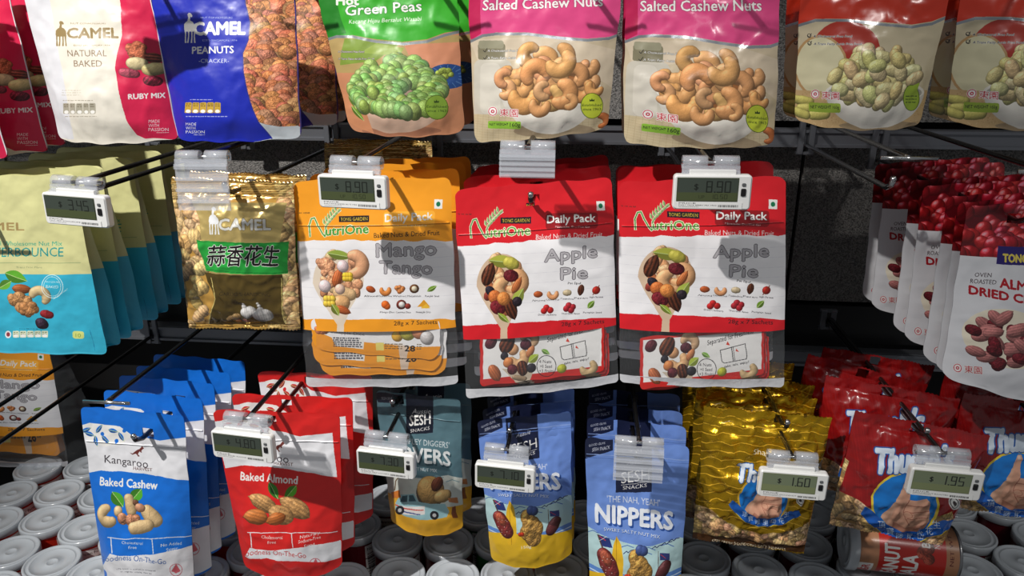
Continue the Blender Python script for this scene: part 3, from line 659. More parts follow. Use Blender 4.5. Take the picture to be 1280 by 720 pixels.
def d_sachet_red():
    q = [(600, 418), (755, 405), (755, 465), (600, 483)]; c = Canvas(q, (206, 44, 40)); c.poly([(604, 421), (752, 409), (752, 457), (604, 474)], (238, 236, 234))
    c.oval(614, 428, 18, 14, -40, (104, 40, 52), tex=.4); c.almond(619, 466, 24, 14, 60, (206, 116, 70)); c.poly([(628, 460), (650, 482), (662, 480), (668, 462)], (206, 190, 168))
    c.oval(642, 436, 16, 14, 0, (230, 170, 120)); c.pecan(635, 428, 26, 18, 300); c.cashew(662, 424, 11, 300, .4, (220, 180, 140)); c.oval(658, 430, 16, 13, 0, (84, 36, 48), tex=.5); c.cashew(648, 446, 12, 60, .42, (230, 180, 130)); c.almond(664, 438, 18, 9, 300, (220, 140, 90)); c.leaf(668, 447, 16, 10, 320, (180, 200, 70)); c.ball(631, 444, 5, (40, 36, 46)); c.ball(636, 452, 6.5, (226, 140, 80))
    c.oval(641, 461, 14, 13, 0, (110, 40, 50), tex=.5); c.pecan(654, 460, 20, 14, 80); c.ball(665, 459, 6, (46, 42, 50)); c.oval(650, 472, 20, 7, 10, (176, 150, 120))
    c.text('Separated for Freshness', 685, 742, 427, 6, INK, y1=412, bold=.004); c.line([(701, 433), (703, 447), (706, 449), (733, 444), (734, 440), (732, 425), (701, 433)], .8, INK); c.line([(715, 429), (717, 446)], .9, INK); c.line([(717, 429), (719, 446)], .6, INK); c.poly([(708, 426), (713, 427), (710, 422)], (210, 60, 40)); c.poly([(720, 434), (724, 435), (721, 431)], (210, 60, 40))
    c.text('take, mix, enjoy!', 706, 736, 455, 3, INK, y1=449); c.ring(684, 457, 12, 13.5, .8, INK); c.text('4 Nuts', 675, 690, 453, 4, INK); c.text('+1 Seed', 676, 691, 459, 4, INK); c.text('+3 Fruits', 675, 693, 465, 4, INK); c.leaf(683, 439, 12, 6, 30, (130, 180, 80))
    c.ball(703, 460, 6, (196, 200, 60)); c.cashew(735, 458, 11, 60, .36, (206, 176, 130)); return c

def d_cherry():
    q = [(1208, 257), (1412, 250), (1372, 522), (1177, 470)]; c = Canvas(q, (96, 12, 22))
    for i in range(150): c.oval(random.uniform(1195, 1420), 245+i*.5+random.uniform(-6, 6), random.uniform(24, 32), random.uniform(19, 24), random.uniform(-30, 60), (random.randint(150, 186), random.randint(16, 34), random.randint(28, 44)), tex=.05, spec=.6)
    c.poly([(1185, 315), (1248, 318), (1420, 326), (1420, 540), (1160, 480)], (222, 222, 226))
    c.poly([(1248, 304), (1340, 306), (1340, 328), (1246, 326)], (42, 30, 110)); c.text('TONG GARDEN', 1254, 1332, 323, 9.5, (226, 206, 90), bold=.035, y1=325)
    c.text('OVEN', 1219, 1240, 342, 5, (60, 46, 50), bold=.012, shear=.1); c.text('ROASTED', 1214, 1246, 350, 5.4, (60, 46, 50), y1=351, bold=.014, shear=.1)
    c.text('ALMONDS', 1251, 1335, 354, 11, (176, 24, 36), y1=366, bold=.035); c.text('DRIED CHERRIES', 1213, 1345, 363, 10, (176, 24, 36), y1=384, bold=.035)
    c.ell(1262, 420, 60, 38, (238, 228, 206), rot=12)
    rr = random.Random(4)
    for i in range(34):
        a, r = rr.uniform(0, 6.28), math.sqrt(rr.random()); x, y = 1262+50*r*math.cos(a), 424+32*r*math.sin(a)+.1*50*r*math.cos(a)
        if i % 3 == 0: c.oval(x, y, 22, 15, rr.uniform(0, 180), (112, 24, 34), tex=.5)
        else: c.almond(x, y, 29, 15, rr.uniform(-40, 50), (206, 130, 126), tex=.2, spec=.02)
    seal_cn(c, 1194, 454, .95); return c

def kpack(base, kind, q, sx, sy):
    c = Canvas(q, base); x0, y0 = sx, sy; X = lambda v: v+x0; Y = lambda v: v+y0
    lt = (232, 232, 236)
    ftop = [(X(90), Y(531)), (X(104), Y(530)), (X(112), Y(527)), (X(150), Y(531)), (X(165), Y(541)), (X(200), Y(548)), (X(240), Y(544))]
    c.poly(ftop+[(X(245), Y(598)), (X(215), Y(594)), (X(180), Y(588)), (X(150), Y(585)), (X(125), Y(584)), (X(105), Y(587))], lt)
    c.poly([(X(100), Y(530)), (X(112), Y(527)), (X(150), Y(531)), (X(166), Y(542)), (X(152), Y(552)), (X(128), Y(555)), (X(108), Y(545))], WHITE)
    fl = base if kind == 'cashew' else (206, 40, 46)
    for a, b, r in ((112, 540, 20), (124, 534, -50), (132, 546, 40), (120, 548, 80), (142, 536, 10), (152, 543, 60), (108, 535, -20)): c.leaf(X(a), Y(b), 13, 5, r, fl); 
    for a, b in ((128, 540), (146, 548), (156, 536)): c.ell(X(a), Y(b), 2.4, 2.4, fl)
    c.poly([(X(120), Y(716)), (X(135), Y(690)), (X(180), Y(694)), (X(215), Y(687)), (X(250), Y(678)), (X(252), Y(745)), (X(120), Y(745))], lt)
    kangaroo_logo(c, X(162), Y(554), 18, 13, (110, 50, 44))
    c.text('Kangaroo', X(130), X(185), Y(574), 9.4, (56, 50, 56), y1=Y(581), bold=-.006)
    c.text('HARVEST', X(166), X(190), Y(583), 3.8, (90, 56, 54), y1=Y(585), bold=.01)
    c.text('Baked Cashew' if kind == 'cashew' else 'Baked Almond', X(124), X(195), Y(602), 10, WHITE, y1=Y(608), bold=.015, shear=.05)
    if kind == 'cashew':
        c.leaf(X(145), Y(621), 24, 15, 60, (84, 170, 50)); c.leaf(X(168), Y(616), 22, 15, 130, (84, 170, 50))
        k = (222, 190, 140); c.oval(X(160), Y(628), 30, 14, 80, k); c.cashew(X(134), Y(640), 13, 160, .42, k); c.oval(X(145), Y(636), 14, 12, 60, k); c.blob([(X(150), Y(646), 7), (X(160), Y(648), 7), (X(167), Y(646), 5)], (190, 130, 96), tex=.5)
        c.ball(X(167), Y(625), 3.6, (110, 74, 54), tex=.5); c.oval(X(186), Y(643), 34, 17, 50, k); c.oval(X(172), Y(657), 34, 16, 170, k); c.oval(X(172), Y(632), 14, 10, 20, (206, 150, 116))
    else:
        c.leaf(X(165), Y(616), 24, 12, 60, (60, 140, 40)); c.leaf(X(186), Y(619), 24, 12, 130, (96, 180, 40))
        sh = (212, 158, 98); c.almond(X(150), Y(632), 42, 19, 205, sh, tex=.3); c.almond(X(141), Y(650), 32, 18, 185, (206, 122, 60)); c.almond(X(190), Y(638), 48, 20, 215, sh, tex=.3)
        c.almond(X(172), Y(648), 34, 22, 200, sh, tex=.3); c.almond(X(166), Y(654), 28, 14, 160, (200, 112, 52))
    c.line([(X(132), Y(669)), (X(165), Y(672)), (X(205), Y(671)), (X(246), Y(667))], 1, lt)
    c.line([(X(135), Y(670)), (X(137), Y(690))], 1, lt); c.line([(X(186), Y(673)), (X(188), Y(692))], 1, lt)
    c.text('Cholesterol', X(148), X(174), Y(679.5), 4, WHITE, y1=Y(681.5), bold=.02); c.text('Free', X(156), X(166), Y(687), 4, WHITE, bold=.02)
    if kind == 'cashew': c.text('No Added', X(197), X(225), Y(684), 4, WHITE, y1=Y(679), bold=.02); c.text('Sugar', X(204), X(220), Y(690), 4, WHITE, y1=Y(686), bold=.02)
    else:
        c.text('Naturally', X(197), X(223), Y(680), 4, WHITE, y1=Y(672), bold=.02); c.text('Sodium-Free', X(195), X(224), Y(686), 4, WHITE, y1=Y(678), bold=.02); c.text('Food', X(203), X(216), Y(691), 4, WHITE, y1=Y(688), bold=.02)
    c.text('Goodness On-The-Go', X(124), X(204), Y(699), 7, (40, 84, 160) if kind == 'cashew' else (200, 44, 44), y1=Y(707), bold=.012)
    c.text('17% lower in sodium as compared', X(142), X(190), Y(714), 2, (90, 90, 100), y1=Y(717)); c.text('to regular snacks. Net wt.', X(146), X(186), Y(718), 2, (90, 90, 100), y1=Y(721))
    c.ring(X(217), Y(714), 8, 8, .8, (200, 90, 100)); c.poly([(X(211), Y(716)), (X(217), Y(706)), (X(223), Y(716)), (X(217), Y(719))], (214, 100, 110))
    c.leaf(X(128), Y(716), 22, 8, 70, fl)
    c.poly([(X(120), Y(735)), (X(250), Y(735)), (X(250), Y(760)), (X(120), Y(760))], base); return c
def d_kcashew(): return kpack((22, 112, 214), 'cashew', [(100, 508), (230, 520), (244, 738), (133, 738)], 0, 0)
def d_kalmond():
    c = kpack((212, 36, 34), 'almond', [(265, 512), (425, 518), (428, 706), (305, 705)], 176, -5)
    c.poly([(300, 692), (330, 702), (370, 706), (432, 696), (432, 712), (300, 712)], (212, 36, 34)); return c

def sesh_logo(c, x0, x1, y0, y1, top=True):
    nv = (24, 30, 56); c.poly([(x0, y0), (x1, y0), (x1-1, y1-1), (x0, y1+4)], nv)
def d_nippers():
    q = [(732, 547), (861, 558), (850, 752), (737, 752)]; c = Canvas(q, (112, 146, 218))
    nv = (26, 32, 60)
    c.poly([(728, 545), (767, 548), (767, 562), (728, 573)], nv); c.text('GOOD GUYS', 737, 757, 558, 2.6, (220, 224, 236), y1=554); c.text('SESH SNACK', 741, 763, 563.5, 4, (220, 224, 236), y1=560, bold=.015, shear=.1)
    c.poly([(772, 548), (815, 552), (815, 612), (770, 612)], nv)
    c.text('Aussie', 784, 804, 579, 6, (220, 224, 236), shear=.3, y1=577); c.text('SESH', 777, 812, 601, 13, WHITE, y1=597, bold=.008); c.text('SNACKS', 779, 809, 609, 4.4, WHITE, y1=606, bold=.01); c.line([(777, 603), (812, 599.5)], .5, WHITE)
    c.text("'THE NAH, YEAH'", 759, 825, 624, 8, (224, 230, 244), y1=630, bold=.01, bend=1)
    c.text('NIPPERS', 745, 841, 648, 22, (236, 240, 248), y1=659, bold=.03, shadow=(2.2, 2.6, (38, 76, 150)), bend=-1)
    c.text('SWEET SALTY NUT MIX', 755, 826, 660, 4.2, (232, 238, 248), y1=671, bold=.014, shadow=(.6, .8, (38, 76, 150)))
    c.poly([(728, 652), (745, 660), (757, 668), (780, 676), (810, 682), (830, 676), (850, 668), (862, 672), (862, 712), (728, 706)], (186, 218, 220))
    for i, (a, b) in enumerate(((740, 662), (760, 673), (785, 683), (812, 686), (835, 680), (808, 692))): c.line([(a-8, b), (a, b-3), (a+8, b)], 1, (70, 110, 180)); 
    for a, b in ((834, 676), (843, 671), (822, 681), (786, 688)): c.line([(a-6, b+3), (a-2, b), (a, b+2), (a+3, b-1), (a+7, b-2)], 1, (40, 50, 100))
    c.poly([(728, 700), (862, 706), (862, 724), (728, 718)], (96, 140, 210)); c.line([(728, 706), (862, 712)], 1.2, (220, 236, 244)); c.line([(728, 714), (862, 719)], 1.2, (220, 236, 244))
    c.poly([(728, 712), (760, 716), (800, 722), (862, 718), (862, 770), (728, 770)], (226, 182, 40))
    c.poly([(746, 664), (748, 664), (757, 690), (755, 690)], (90, 70, 60)); c.poly([(748, 664), (762, 671), (766, 683), (753, 680)], (40, 56, 120)); c.line([(749, 666), (757, 673)], .9, (220, 60, 60)); c.line([(749, 672), (758, 668)], .7, WHITE)
    c.poly([(826, 690), (838, 689), (838, 698), (826, 699)], (50, 60, 120)); c.line([(824, 688), (824, 712)], .8, (90, 70, 60)); c.line([(827, 692), (833, 696)], .7, (220, 60, 60))
    c.poly([(771, 668), (777, 680), (780, 700), (779, 724), (776, 736), (766, 736), (763, 720), (764, 700), (767, 680)], (232, 184, 40)); c.line([(771, 668), (771, 736)], .7, (180, 130, 20))
    c.oval(760, 704, 46, 23, 68, (134, 50, 48), tex=.25, spec=.25); c.oval(757, 695, 22, 14, 68, (176, 86, 62), tex=.4)
    for _ in range(14): c.rect(*(lambda a, b: (a, b, a+1, b+1))(758+random.uniform(-7, 9), 704+random.uniform(-14, 18)), (236, 214, 200))
    c.blob([(796, 697, 10), (800, 708, 12), (804, 716, 13), (796, 720, 12), (802, 728, 12)], (222, 168, 84), tex=.5, stripes=(30, 9, .3)); c.blob([(801, 687, 6), (805, 688, 6)], (70, 90, 150), tex=.1)
    c.oval(830, 712, 30, 17, 118, (96, 44, 46), tex=.15, spec=.25); c.blob([(784, 722, 3), (787, 722, 3)], (206, 60, 30))
    c.text('150g', 785, 799, 744, 4, WHITE, bold=.01)
    c.line([(734, 566), (862, 574)], .8, (150, 176, 230)); c.line([(734, 570), (862, 578)], .8, (90, 122, 190)); return c
def d_diggers():
    q = [(469, 488), (576, 500), (579, 659), (489, 650)]; c = Canvas(q, (86, 118, 128)); nv = (26, 30, 44)
    c.poly([(466, 490), (505, 493), (495, 503), (472, 502)], nv); c.text('SESH SNACK', 476, 495, 499, 3, (190, 196, 200)); c.poly([(507, 490), (542, 494), (541, 539), (508, 541)], nv)
    c.text('Aussie', 515, 538, 516, 6, (220, 220, 220), shear=.3); c.text('SESH', 512, 538, 530.5, 12, WHITE, y1=528, bold=.01); c.text('SNACKS', 513, 537, 539, 4, WHITE, y1=535, bold=.01)
    c.text("'RIPPLEY DIGGERS'", 498, 562, 552, 7, (206, 214, 216), y1=558, bold=.01); c.text('LOVERS', 488, 563, 572, 18, (218, 222, 222), y1=581, bold=.02, shadow=(1.8, 2, (46, 74, 84)))
    c.text('SWEET NUT MIX', 508, 546, 585, 4, (222, 226, 226), y1=590, bold=.012)
    c.poly([(480, 586), (500, 592), (530, 598), (560, 592), (580, 596), (580, 634), (480, 628)], (206, 210, 200)); 
    for a, b in ((500, 594), (520, 600), (545, 598), (565, 602)): c.line([(a-8, b-1), (a, b-4), (a+9, b-2)], 1, (120, 150, 156))
    c.poly([(482, 614), (500, 620), (520, 628), (560, 634), (582, 630), (582, 670), (482, 665)], (226, 168, 44))
    c.ell(537, 617, 18, 19, (90, 74, 60)); c.ball(537, 614, 17, (226, 176, 104), tex=.1); c.oval(553, 620, 24, 16, -20, (228, 184, 116), tex=.08); c.almond(546, 604, 20, 13, 300, (136, 70, 44))
    c.poly([(494, 628), (500, 618), (516, 618), (522, 628), (556, 630), (561, 640), (558, 648), (500, 644), (493, 638)], (150, 190, 196)); c.poly([(494, 630), (530, 634), (530, 646), (500, 643)], (226, 220, 216)); c.line([(494, 631), (528, 640)], 1.4, (200, 70, 60)); c.line([(496, 636), (524, 646)], 1.4, (60, 80, 140)); c.poly([(502, 620), (508, 620), (508, 628), (499, 628)], (60, 90, 100)); c.poly([(510, 620), (515, 620), (519, 628), (510, 628)], (60, 90, 100))
    for a, b in ((499, 639), (542, 647)): c.ell(a, b, 5.5, 6, (36, 36, 42)); c.ell(a, b, 2.4, 2.7, (190, 190, 190))
    c.poly([(565, 634), (569, 632), (570, 640), (573, 647), (566, 648), (564, 642)], (130, 70, 40)); c.line([(492, 612), (494, 600), (497, 596)], 1.4, (110, 90, 70)); c.poly([(488, 614), (498, 612), (500, 622), (490, 622)], (206, 120, 50)); c.poly([(560, 622), (572, 620), (573, 628), (561, 627)], (190, 120, 70))
    return c

def thumb_hand(c, x, y, s):
    u = lambda pts: [(x+a*s, y+b*s) for a, b in pts]
    sk = (222, 166, 138); dk = (170, 108, 88)
    c.poly(u([(-30, 18), (-12, 0), (-4, -12), (2, -28), (6, -34), (10, -34), (12, -28), (9, -12), (8, -4), (30, -6), (34, 2), (33, 10), (33, 18), (31, 26), (24, 33), (0, 38), (-18, 32)]), sk)
    c.poly(u([(-30, 18), (-12, 0), (-4, -12), (2, -28), (3, -24), (-2, -6), (-14, 12), (-22, 28)]), (224, 176, 148), .8)
    c.poly(u([(-18, 32), (0, 38), (24, 33), (31, 26), (20, 28), (0, 31), (-14, 24)]), dk, .6)
    for yy in (4, 12, 20): c.line(u([(4, yy), (16, yy-1), (33, yy-1)]), 1.0*s, dk)
    for yy in (0, 8, 16, 24): c.ell(x+29*s, y+(yy-1)*s, 4.4*s, 3.6*s, (216, 162, 134))
    c.line(u([(8, -4), (4, 4), (0, 12), (2, 20), (6, 28)]), 1.0*s, dk); c.ell(x+5*s, y+15*s, 5*s, 3.5*s, (214, 160, 132)); c.ring(x+5*s, y+15*s, 5*s, 3.5*s, .6*s, dk); c.poly(u([(5, -33), (9, -33), (9, -26), (5, -26)]), (232, 200, 184))
def thumb_pack(q, base, dx, dy, gold, s=1.0):
    c = Canvas(q, base)
    X = lambda v: dx+(v-1075)*s; Y = lambda v: dy+(v-515)*s
    if gold:
        c.a[..., 3] = 1.0
        for k in range(16):
            y = 506+k*10.5; c.line([(862+i*7, y+1.6*math.sin(i*1.3+k)+i*.6) for i in range(27)], .9, (244, 190, 60), alpha=.75, metal=.3)
        for i in range(12): c.rect(862, 506+i*2, 1045, 506.8+i*2+0, (210, 170, 30), .6, metal=1)
        c.rect(1005, 511, 1009, 522, (150, 110, 20), metal=1)
    else:
        for i in range(70): x = 1040+i*3; c.line([(x, 500), (x+random.uniform(-8, 8), 680)], .6, (190, 40, 34), .25)
        c.poly([(X(1065), Y(505)), (X(1240), Y(536)), (X(1238), Y(546)), (X(1065), Y(522))], (140, 24, 26), .8)
    # peanuts seen through the clear lower part
    lo = [(X(1030), Y(640)), (X(1050), Y(612)), (X(1075), Y(624)), (X(1110), Y(650)), (X(1150), Y(655)), (X(1190), Y(636)), (X(1210), Y(700)), (X(1020), Y(700))] if not gold else [(862, 628), (890, 634), (905, 650), (950, 668), (985, 664), (1012, 650), (1020, 700), (862, 700)]
    if not gold: lo = [(X(1030), Y(560)), (X(1062), Y(575))]+lo[1:]
    c.poly(lo, (150, 116, 70)); c.setclip(lo)
    xs = [p[0] for p in lo]; ys = [p[1] for p in lo]
    for i in range(150): c.shell(random.uniform(min(xs), max(xs)), min(ys)+(max(ys)-min(ys))*i/150, random.uniform(24, 34), random.uniform(10, 14), random.uniform(-70, 110), (random.randint(196, 220), random.randint(160, 180), random.randint(106, 130)))
    c.setclip(None)
    if gold: cx, cy, R = 956, 625, 31
    else: cx, cy, R = X(1134), Y(633), 41*s
    k = R/41
    # ribbon
    rb_o = [(cx-58*k, cy+8*k), (cx-46*k, cy+22*k), (cx-30*k, cy+36*k), (cx-8*k, cy+44*k), (cx+14*k, cy+45*k), (cx+34*k, cy+38*k), (cx+50*k, cy+30*k), (cx+62*k, cy+24*k)]
    rb_i = [(cx+58*k, cy+14*k), (cx+46*k, cy+16*k), (cx+36*k, cy+22*k), (cx+14*k, cy+32*k), (cx-8*k, cy+30*k), (cx-28*k, cy+20*k), (cx-40*k, cy+8*k), (cx-52*k, cy-2*k)]
    c.ell(cx, cy-2*k, 43*k, 41*k, (236, 206, 60) if not gold else (214, 170, 50)); c.ell(cx, cy-2*k, 40*k, 38*k, (20, 120, 206))
    thumb_hand(c, cx-2*k, cy-4*k, k*.98)
    c.poly(rb_o+rb_i, (24, 96, 190)); c.line(rb_o[1:7], .9*k, (236, 206, 60)); 
    for i, ch in enumerate('頂寶嘜里岱花生'):
        a = math.radians(142-i*17.2); px, py = cx+4*k+41*k*math.cos(a)*1.08, cy-3*k+41*k*math.sin(a)
        c.text(ch, px-4.4*k, px+4.4*k, py+3.6*k, 6.6*k, (226, 236, 246), bold=.01)
    c.ell(cx+60*k, cy-6*k+(4*k if gold else 0), 6.5*k, 8*k, (230, 230, 226)); c.ring(cx+60*k, cy-6*k+(4*k if gold else 0), 4.5*k, 5.8*k, 1*k, (60, 50, 50)); c.ell(cx+60*k, cy-6*k+(4*k if gold else 0), 2*k, 2.6*k, (60, 50, 50))
    if gold:
        c.text('Shandong', 943, 988, 567, 7, (240, 232, 210), y1=572, bold=.006); c.text('PEANUTS', 952, 980, 574, 2.4, (90, 50, 10))
        c.text("Thumb's", 921, 1000, 599, 20, (224, 234, 246), y1=605, bold=.03, shear=.18, outline=((40, 100, 180), 1.0))
        c.poly([(860, 669), (1012, 687), (1012, 700), (860, 700)], (196, 150, 24), metal=1); c.poly([(862, 664), (1008, 680), (1008, 690), (862, 674)], (80, 46, 10), metal=.4); c.text('KEEP FRESH SHANDONG GROUNDNUTS', 890, 982, 677, 3.4, (236, 226, 200), y1=688, bold=.016)
    else:
        c.text("Thumb's", X(1094), X(1190), Y(590), 29*s, (220, 232, 246), y1=Y(586), bold=.035, shear=.14, outline=((36, 90, 170), 1.4), bend=-2)
    return c
def d_goldthumb(): return thumb_pack([(880, 508), (1040, 522), (1005, 692), (865, 673)], (206, 160, 22), 0, 0, True)
def d_redthumb(): return thumb_pack([(1070, 513), (1237, 545), (1178, 682), (1036, 655)], (140, 17, 19), 1075, 515, False)

def d_can_label(kind):
    q = [(0, 0), (230, 0), (230, 140), (0, 140)]; base = {'maroon': (96, 22, 30), 'red': (186, 40, 26), 'green': (34, 110, 54), 'tan': (178, 126, 92)}[kind]; c = Canvas(q, base, 2.4)
    for ox in ((0, 115) if kind != 'tan' else (0,)):
        if kind != 'tan':
            c.rect(ox+12, 8, ox+62, 130, (226, 222, 220)); c.text('Nutrition Facts', ox+16, ox+58, 18, 5, INK, bold=.02); c.tiny(ox+16, ox+58, 24, 20, (70, 60, 64), 5, 1.8, .8)
            for y in (32, 52, 78): c.rect(ox+12, y, ox+62, y+1.6, INK)
            c.text('MIXED NUTS', ox+66, ox+110, 60, 9, WHITE, bold=.02); c.oval(ox+88, 90, 40, 24, 20, (206, 150, 92), tex=.3)
    if kind == 'tan':
        c.poly([(40, 30), (175, 30), (175, 122), (40, 122)], (190, 40, 30)); c.text('PEANUT', 50, 112, 58, 20, WHITE, bold=.03); c.text('MALA', 50, 100, 84, 20, WHITE, bold=.03)
        c.blob([(104, 90, 9), (112, 96, 10), (96, 98, 8), (120, 90, 7)], (170, 70, 50), tex=.5); c.text('BAKED', 112, 158, 100, 11, WHITE, bold=.02); c.text('NUTRITION', 112, 158, 114, 8, WHITE)
        c.rect(50, 2, 80, 24, WHITE); c.rect(53, 5, 65, 21, (190, 40, 30)); c.text('GR', 60, 77, 20, 11, (190, 40, 30), bold=.03); c.text('NET WT 140g', 90, 160, 132, 5, (90, 30, 24), bold=.01)
    return c

SEG = {'0': 'abcdef', '1': 'bc', '2': 'abged', '3': 'abgcd', '4': 'fgbc', '5': 'afgcd', '6': 'afgedc', '7': 'abc', '8': 'abcdefg', '9': 'abcdfg'}
def d_face(price, unit=None, lit=False):
    """face of an electronic price tag: 72 x 34 units"""
    c = Canvas([(0, 0), (144, 0), (144, 64), (0, 64)], (112, 122, 96) if lit else (62, 70, 62), 2.5)
    ink = (30, 34, 28)
    c.rect(0, 40, 144, 64, (120, 128, 90) if lit else (72, 80, 50))
    x = 136-sum(9 if ch == '.' else 19 for ch in price)
    def seg(x, y, w, h, d, t, col):
        P_ = {'a': ((x, y), (x+w, y)), 'g': ((x, y+h/2), (x+w, y+h/2)), 'd': ((x, y+h), (x+w, y+h)), 'f': ((x, y), (x, y+h/2)), 'b': ((x+w, y), (x+w, y+h/2)), 'e': ((x, y+h/2), (x, y+h)), 'c': ((x+w, y+h/2), (x+w, y+h))}
        for k in SEG[d]: c.line([P_[k][0], P_[k][1]], t, col)
    for ch in price:
        if ch == '.': c.rect(x-1, 37, x+2.5, 41, ink); x += 6
        else: seg(x, 9, 12, 30, ch, 3.2, ink); x += 19
    c.text('$', 40, 50, 32, 16, ink, bold=.02)
    if unit:
        c.text('UP', 52, 66, 58, 10, (44, 50, 30)); x = 136-len(unit)*11
        for ch in unit: 
            if ch == '.': c.rect(x-3, 57, x-1, 59, (44, 50, 30)); x += 3
            else: seg(x, 46, 6, 12, ch, 1.6, (44, 50, 30)); x += 10
    return c
def d_strip(t1, t2):
    c = Canvas([(0, 0), (170, 0), (170, 26), (0, 26)], (232, 232, 230), 2.5)
    c.text(t1, 6, 50, 8, 5, INK, bold=.02); c.text(t2, 6, 104, 15.5, 4.6, INK, bold=.012); c.tiny(6, 60, 19, 1, (60, 60, 60), 3, 2)
    x = 108
    while x < 160: w = random.uniform(.8, 2.2); c.rect(x, 11, x+w, 20, (24, 24, 24)); x += w+random.uniform(.8, 1.8)
    return c
# ------------------------------------------------------------------ pouch geometry
def sm(a, b, x):
    t = min(1, max(0, (x-a)/(b-a))); return t*t*(3-2*t)
class Pouch:
    """a hanging pack: quad of photo corners (TL,TR,BR,BL) at distance Y gives its real corners"""
    def __init__(s, quad, Y, style='stand', depth=.03, amp=.0012, freq=5, sag=.0, round_top=.05, round_bot=.04, vclear=0.0, seed=0, waist=0.0, Yb=None, cols=46, rows=64, hole=True, thick=.03, fringe=0.0, ridge=False):
        Yb = Yb or Y
        s.A, s.B, s.C, s.D = P(*quad[0], Y), P(*quad[1], Y), P(*quad[2], Yb), P(*quad[3], Yb)
        s.style, s.depth, s.amp, s.freq, s.sag, s.rt, s.rb, s.vc, s.seed, s.waist = style, depth, amp, freq, sag, round_top, round_bot, vclear, seed, waist
        s.cols, s.rows, s.thick, s.fringe, s.ridge = cols, rows, thick, fringe, ridge
        s.n = ((s.B-s.A).cross(s.D-s.A)).normalized()
        if s.n.y > 0: s.n.negate()
        s.w = (s.B-s.A).length; s.h = (s.A-s.D).length
        s.hole = hole; s.origin = (s.A+s.B)/2
    def flat(s, u, v):
        return (s.D*(1-u)+s.C*u)*(1-v)+(s.A*(1-u)+s.B*u)*v
    def edge_u(s, v):
        """rounded corners + waist: how far the outline comes in"""
        ins = 0.0
        rt = s.rt; rvt = s.rt*s.w/s.h
        if rt and v > 1-rvt: q = (v-(1-rvt))/rvt; ins = max(ins, rt*(1-math.sqrt(max(0, 1-q*q))))
        rb = s.rb; rvb = s.rb*s.w/s.h
        if rb and v < rvb: q = (rvb-v)/rvb; ins = max(ins, rb*(1-math.sqrt(max(0, 1-q*q))))
        return ins+s.waist*math.sin(math.pi*v)
    def bulge(s, u, v, front=True):
        c = max(0, 4*u*(1-u)); t = 1-v
        if s.style == 'stand':
            pr = sm(.12, .8, t)*(1-.30*sm(.86, 1, t)); d = s.depth*pr*c**.95
        elif s.style == 'pillow':
            pr = max(0, math.sin(math.pi*min(1, max(0, (v-.05)/.86))))**.55; d = s.depth*pr*c**.75
        elif s.style == 'box':
            d = s.depth*.5*sm(.1, .8, t)*(1-(2*u-1)**4)
        else:
            d = s.depth*sm(.04, .3, t)*(1-.5*sm(.9, 1, t))*c**.75
        return d if front else -d*.35
    def wr(s, u, v, front):
        a = s.amp; f = s.freq; q = Vector((u*f, v*f*s.h/s.w, s.seed+(0 if front else 50)))
        n = noise.noise(q)+.5*noise.noise(q*2.3)
        r = 1-abs(noise.noise(q*1.4+Vector((7, 3, 1))))*2.2
        return a*(n+.75*max(0, r)**3*(1 if s.seed % 2 else .7))
    def pt(s, u, v, front=True):
        p = s.flat(u, v); m = min(1, 8*min(u, 1-u)+.25)*min(1, 10*min(v, 1-v)+.35)
        off = s.bulge(u, v, front)+s.wr(u, v, front)*m*(1 if front else -1)
        if s.style == 'box' and not front: off -= s.thick*(.2+.8*sm(.05, .75, 1-v))
        if not front: off -= .0008
        p = p+s.n*off
        if s.sag: p.z -= s.sag*(4*u*(1-u))**.8*(1-sm(0, .25, v))
        # outline waviness
        w = noise.noise(Vector((v*7, s.seed*1.7, 0)))*.0016*(2*u-1)
        p.x += w
        if v > .98 or v < .02: p.z += .0008*math.sin(u*23+s.seed)
        if s.ridge and (v > .9 or v < .05): p = p+s.n*(.0009*math.sin(v*s.h*2*math.pi/.006)*(1 if front else -1))
        return p
    def vs(s):
        rv = s.rt*s.w/s.h
        a = list(np.linspace(0, 1, s.rows))
        a += [1-rv*k for k in (.06, .2, .4, .65)] + [s.rb*s.w/s.h*k for k in (.06, .2, .45)]
        if s.vc: a.append(s.vc)
        return sorted(set(round(x, 5) for x in a))
    def grid(s, front, v0=0, v1=1, extra=0.0):
        vv = [v for v in s.vs() if v0-1e-6 <= v <= v1+1e-6]; V = []; UV = []
        for j, v in enumerate(vv):
            ins = s.edge_u(v)
            for i in range(s.cols+1):
                u = ins+(1-2*ins)*i/s.cols; p = s.pt(u, v, front)
                if s.fringe and v > .999: p.z += s.fringe*(1 if i % 2 else -1)
                if s.fringe and v < .001: p.z += s.fringe*(1 if i % 2 else -1)
                V.append(p-s.origin+s.n*extra); UV.append((u, v))
        m = s.cols+1; F = []
        hx = s.holeuv
        for j in range(len(vv)-1):
            for i in range(s.cols):
                if hx:
                    cu = (UV[j*m+i][0]+UV[j*m+i+1][0])/2; cv = (vv[j]+vv[j+1])/2
                    if abs(cu-hx[0])*s.w < .0062 and abs(cv-hx[1])*s.h < .0052: continue
                f = (j*m+i, j*m+i+1, (j+1)*m+i+1, (j+1)*m+i)
                F.append(f if front else f[::-1])
        return V, F, UV
    def border(s, side):
        """front and back edge points down one side"""
        out = []
        for v in s.vs():
            ins = s.edge_u(v); u = ins if side == 0 else 1-ins
            out.append((v, s.pt(u, v, True)-s.origin, s.pt(u, v, False)-s.origin))
        return out
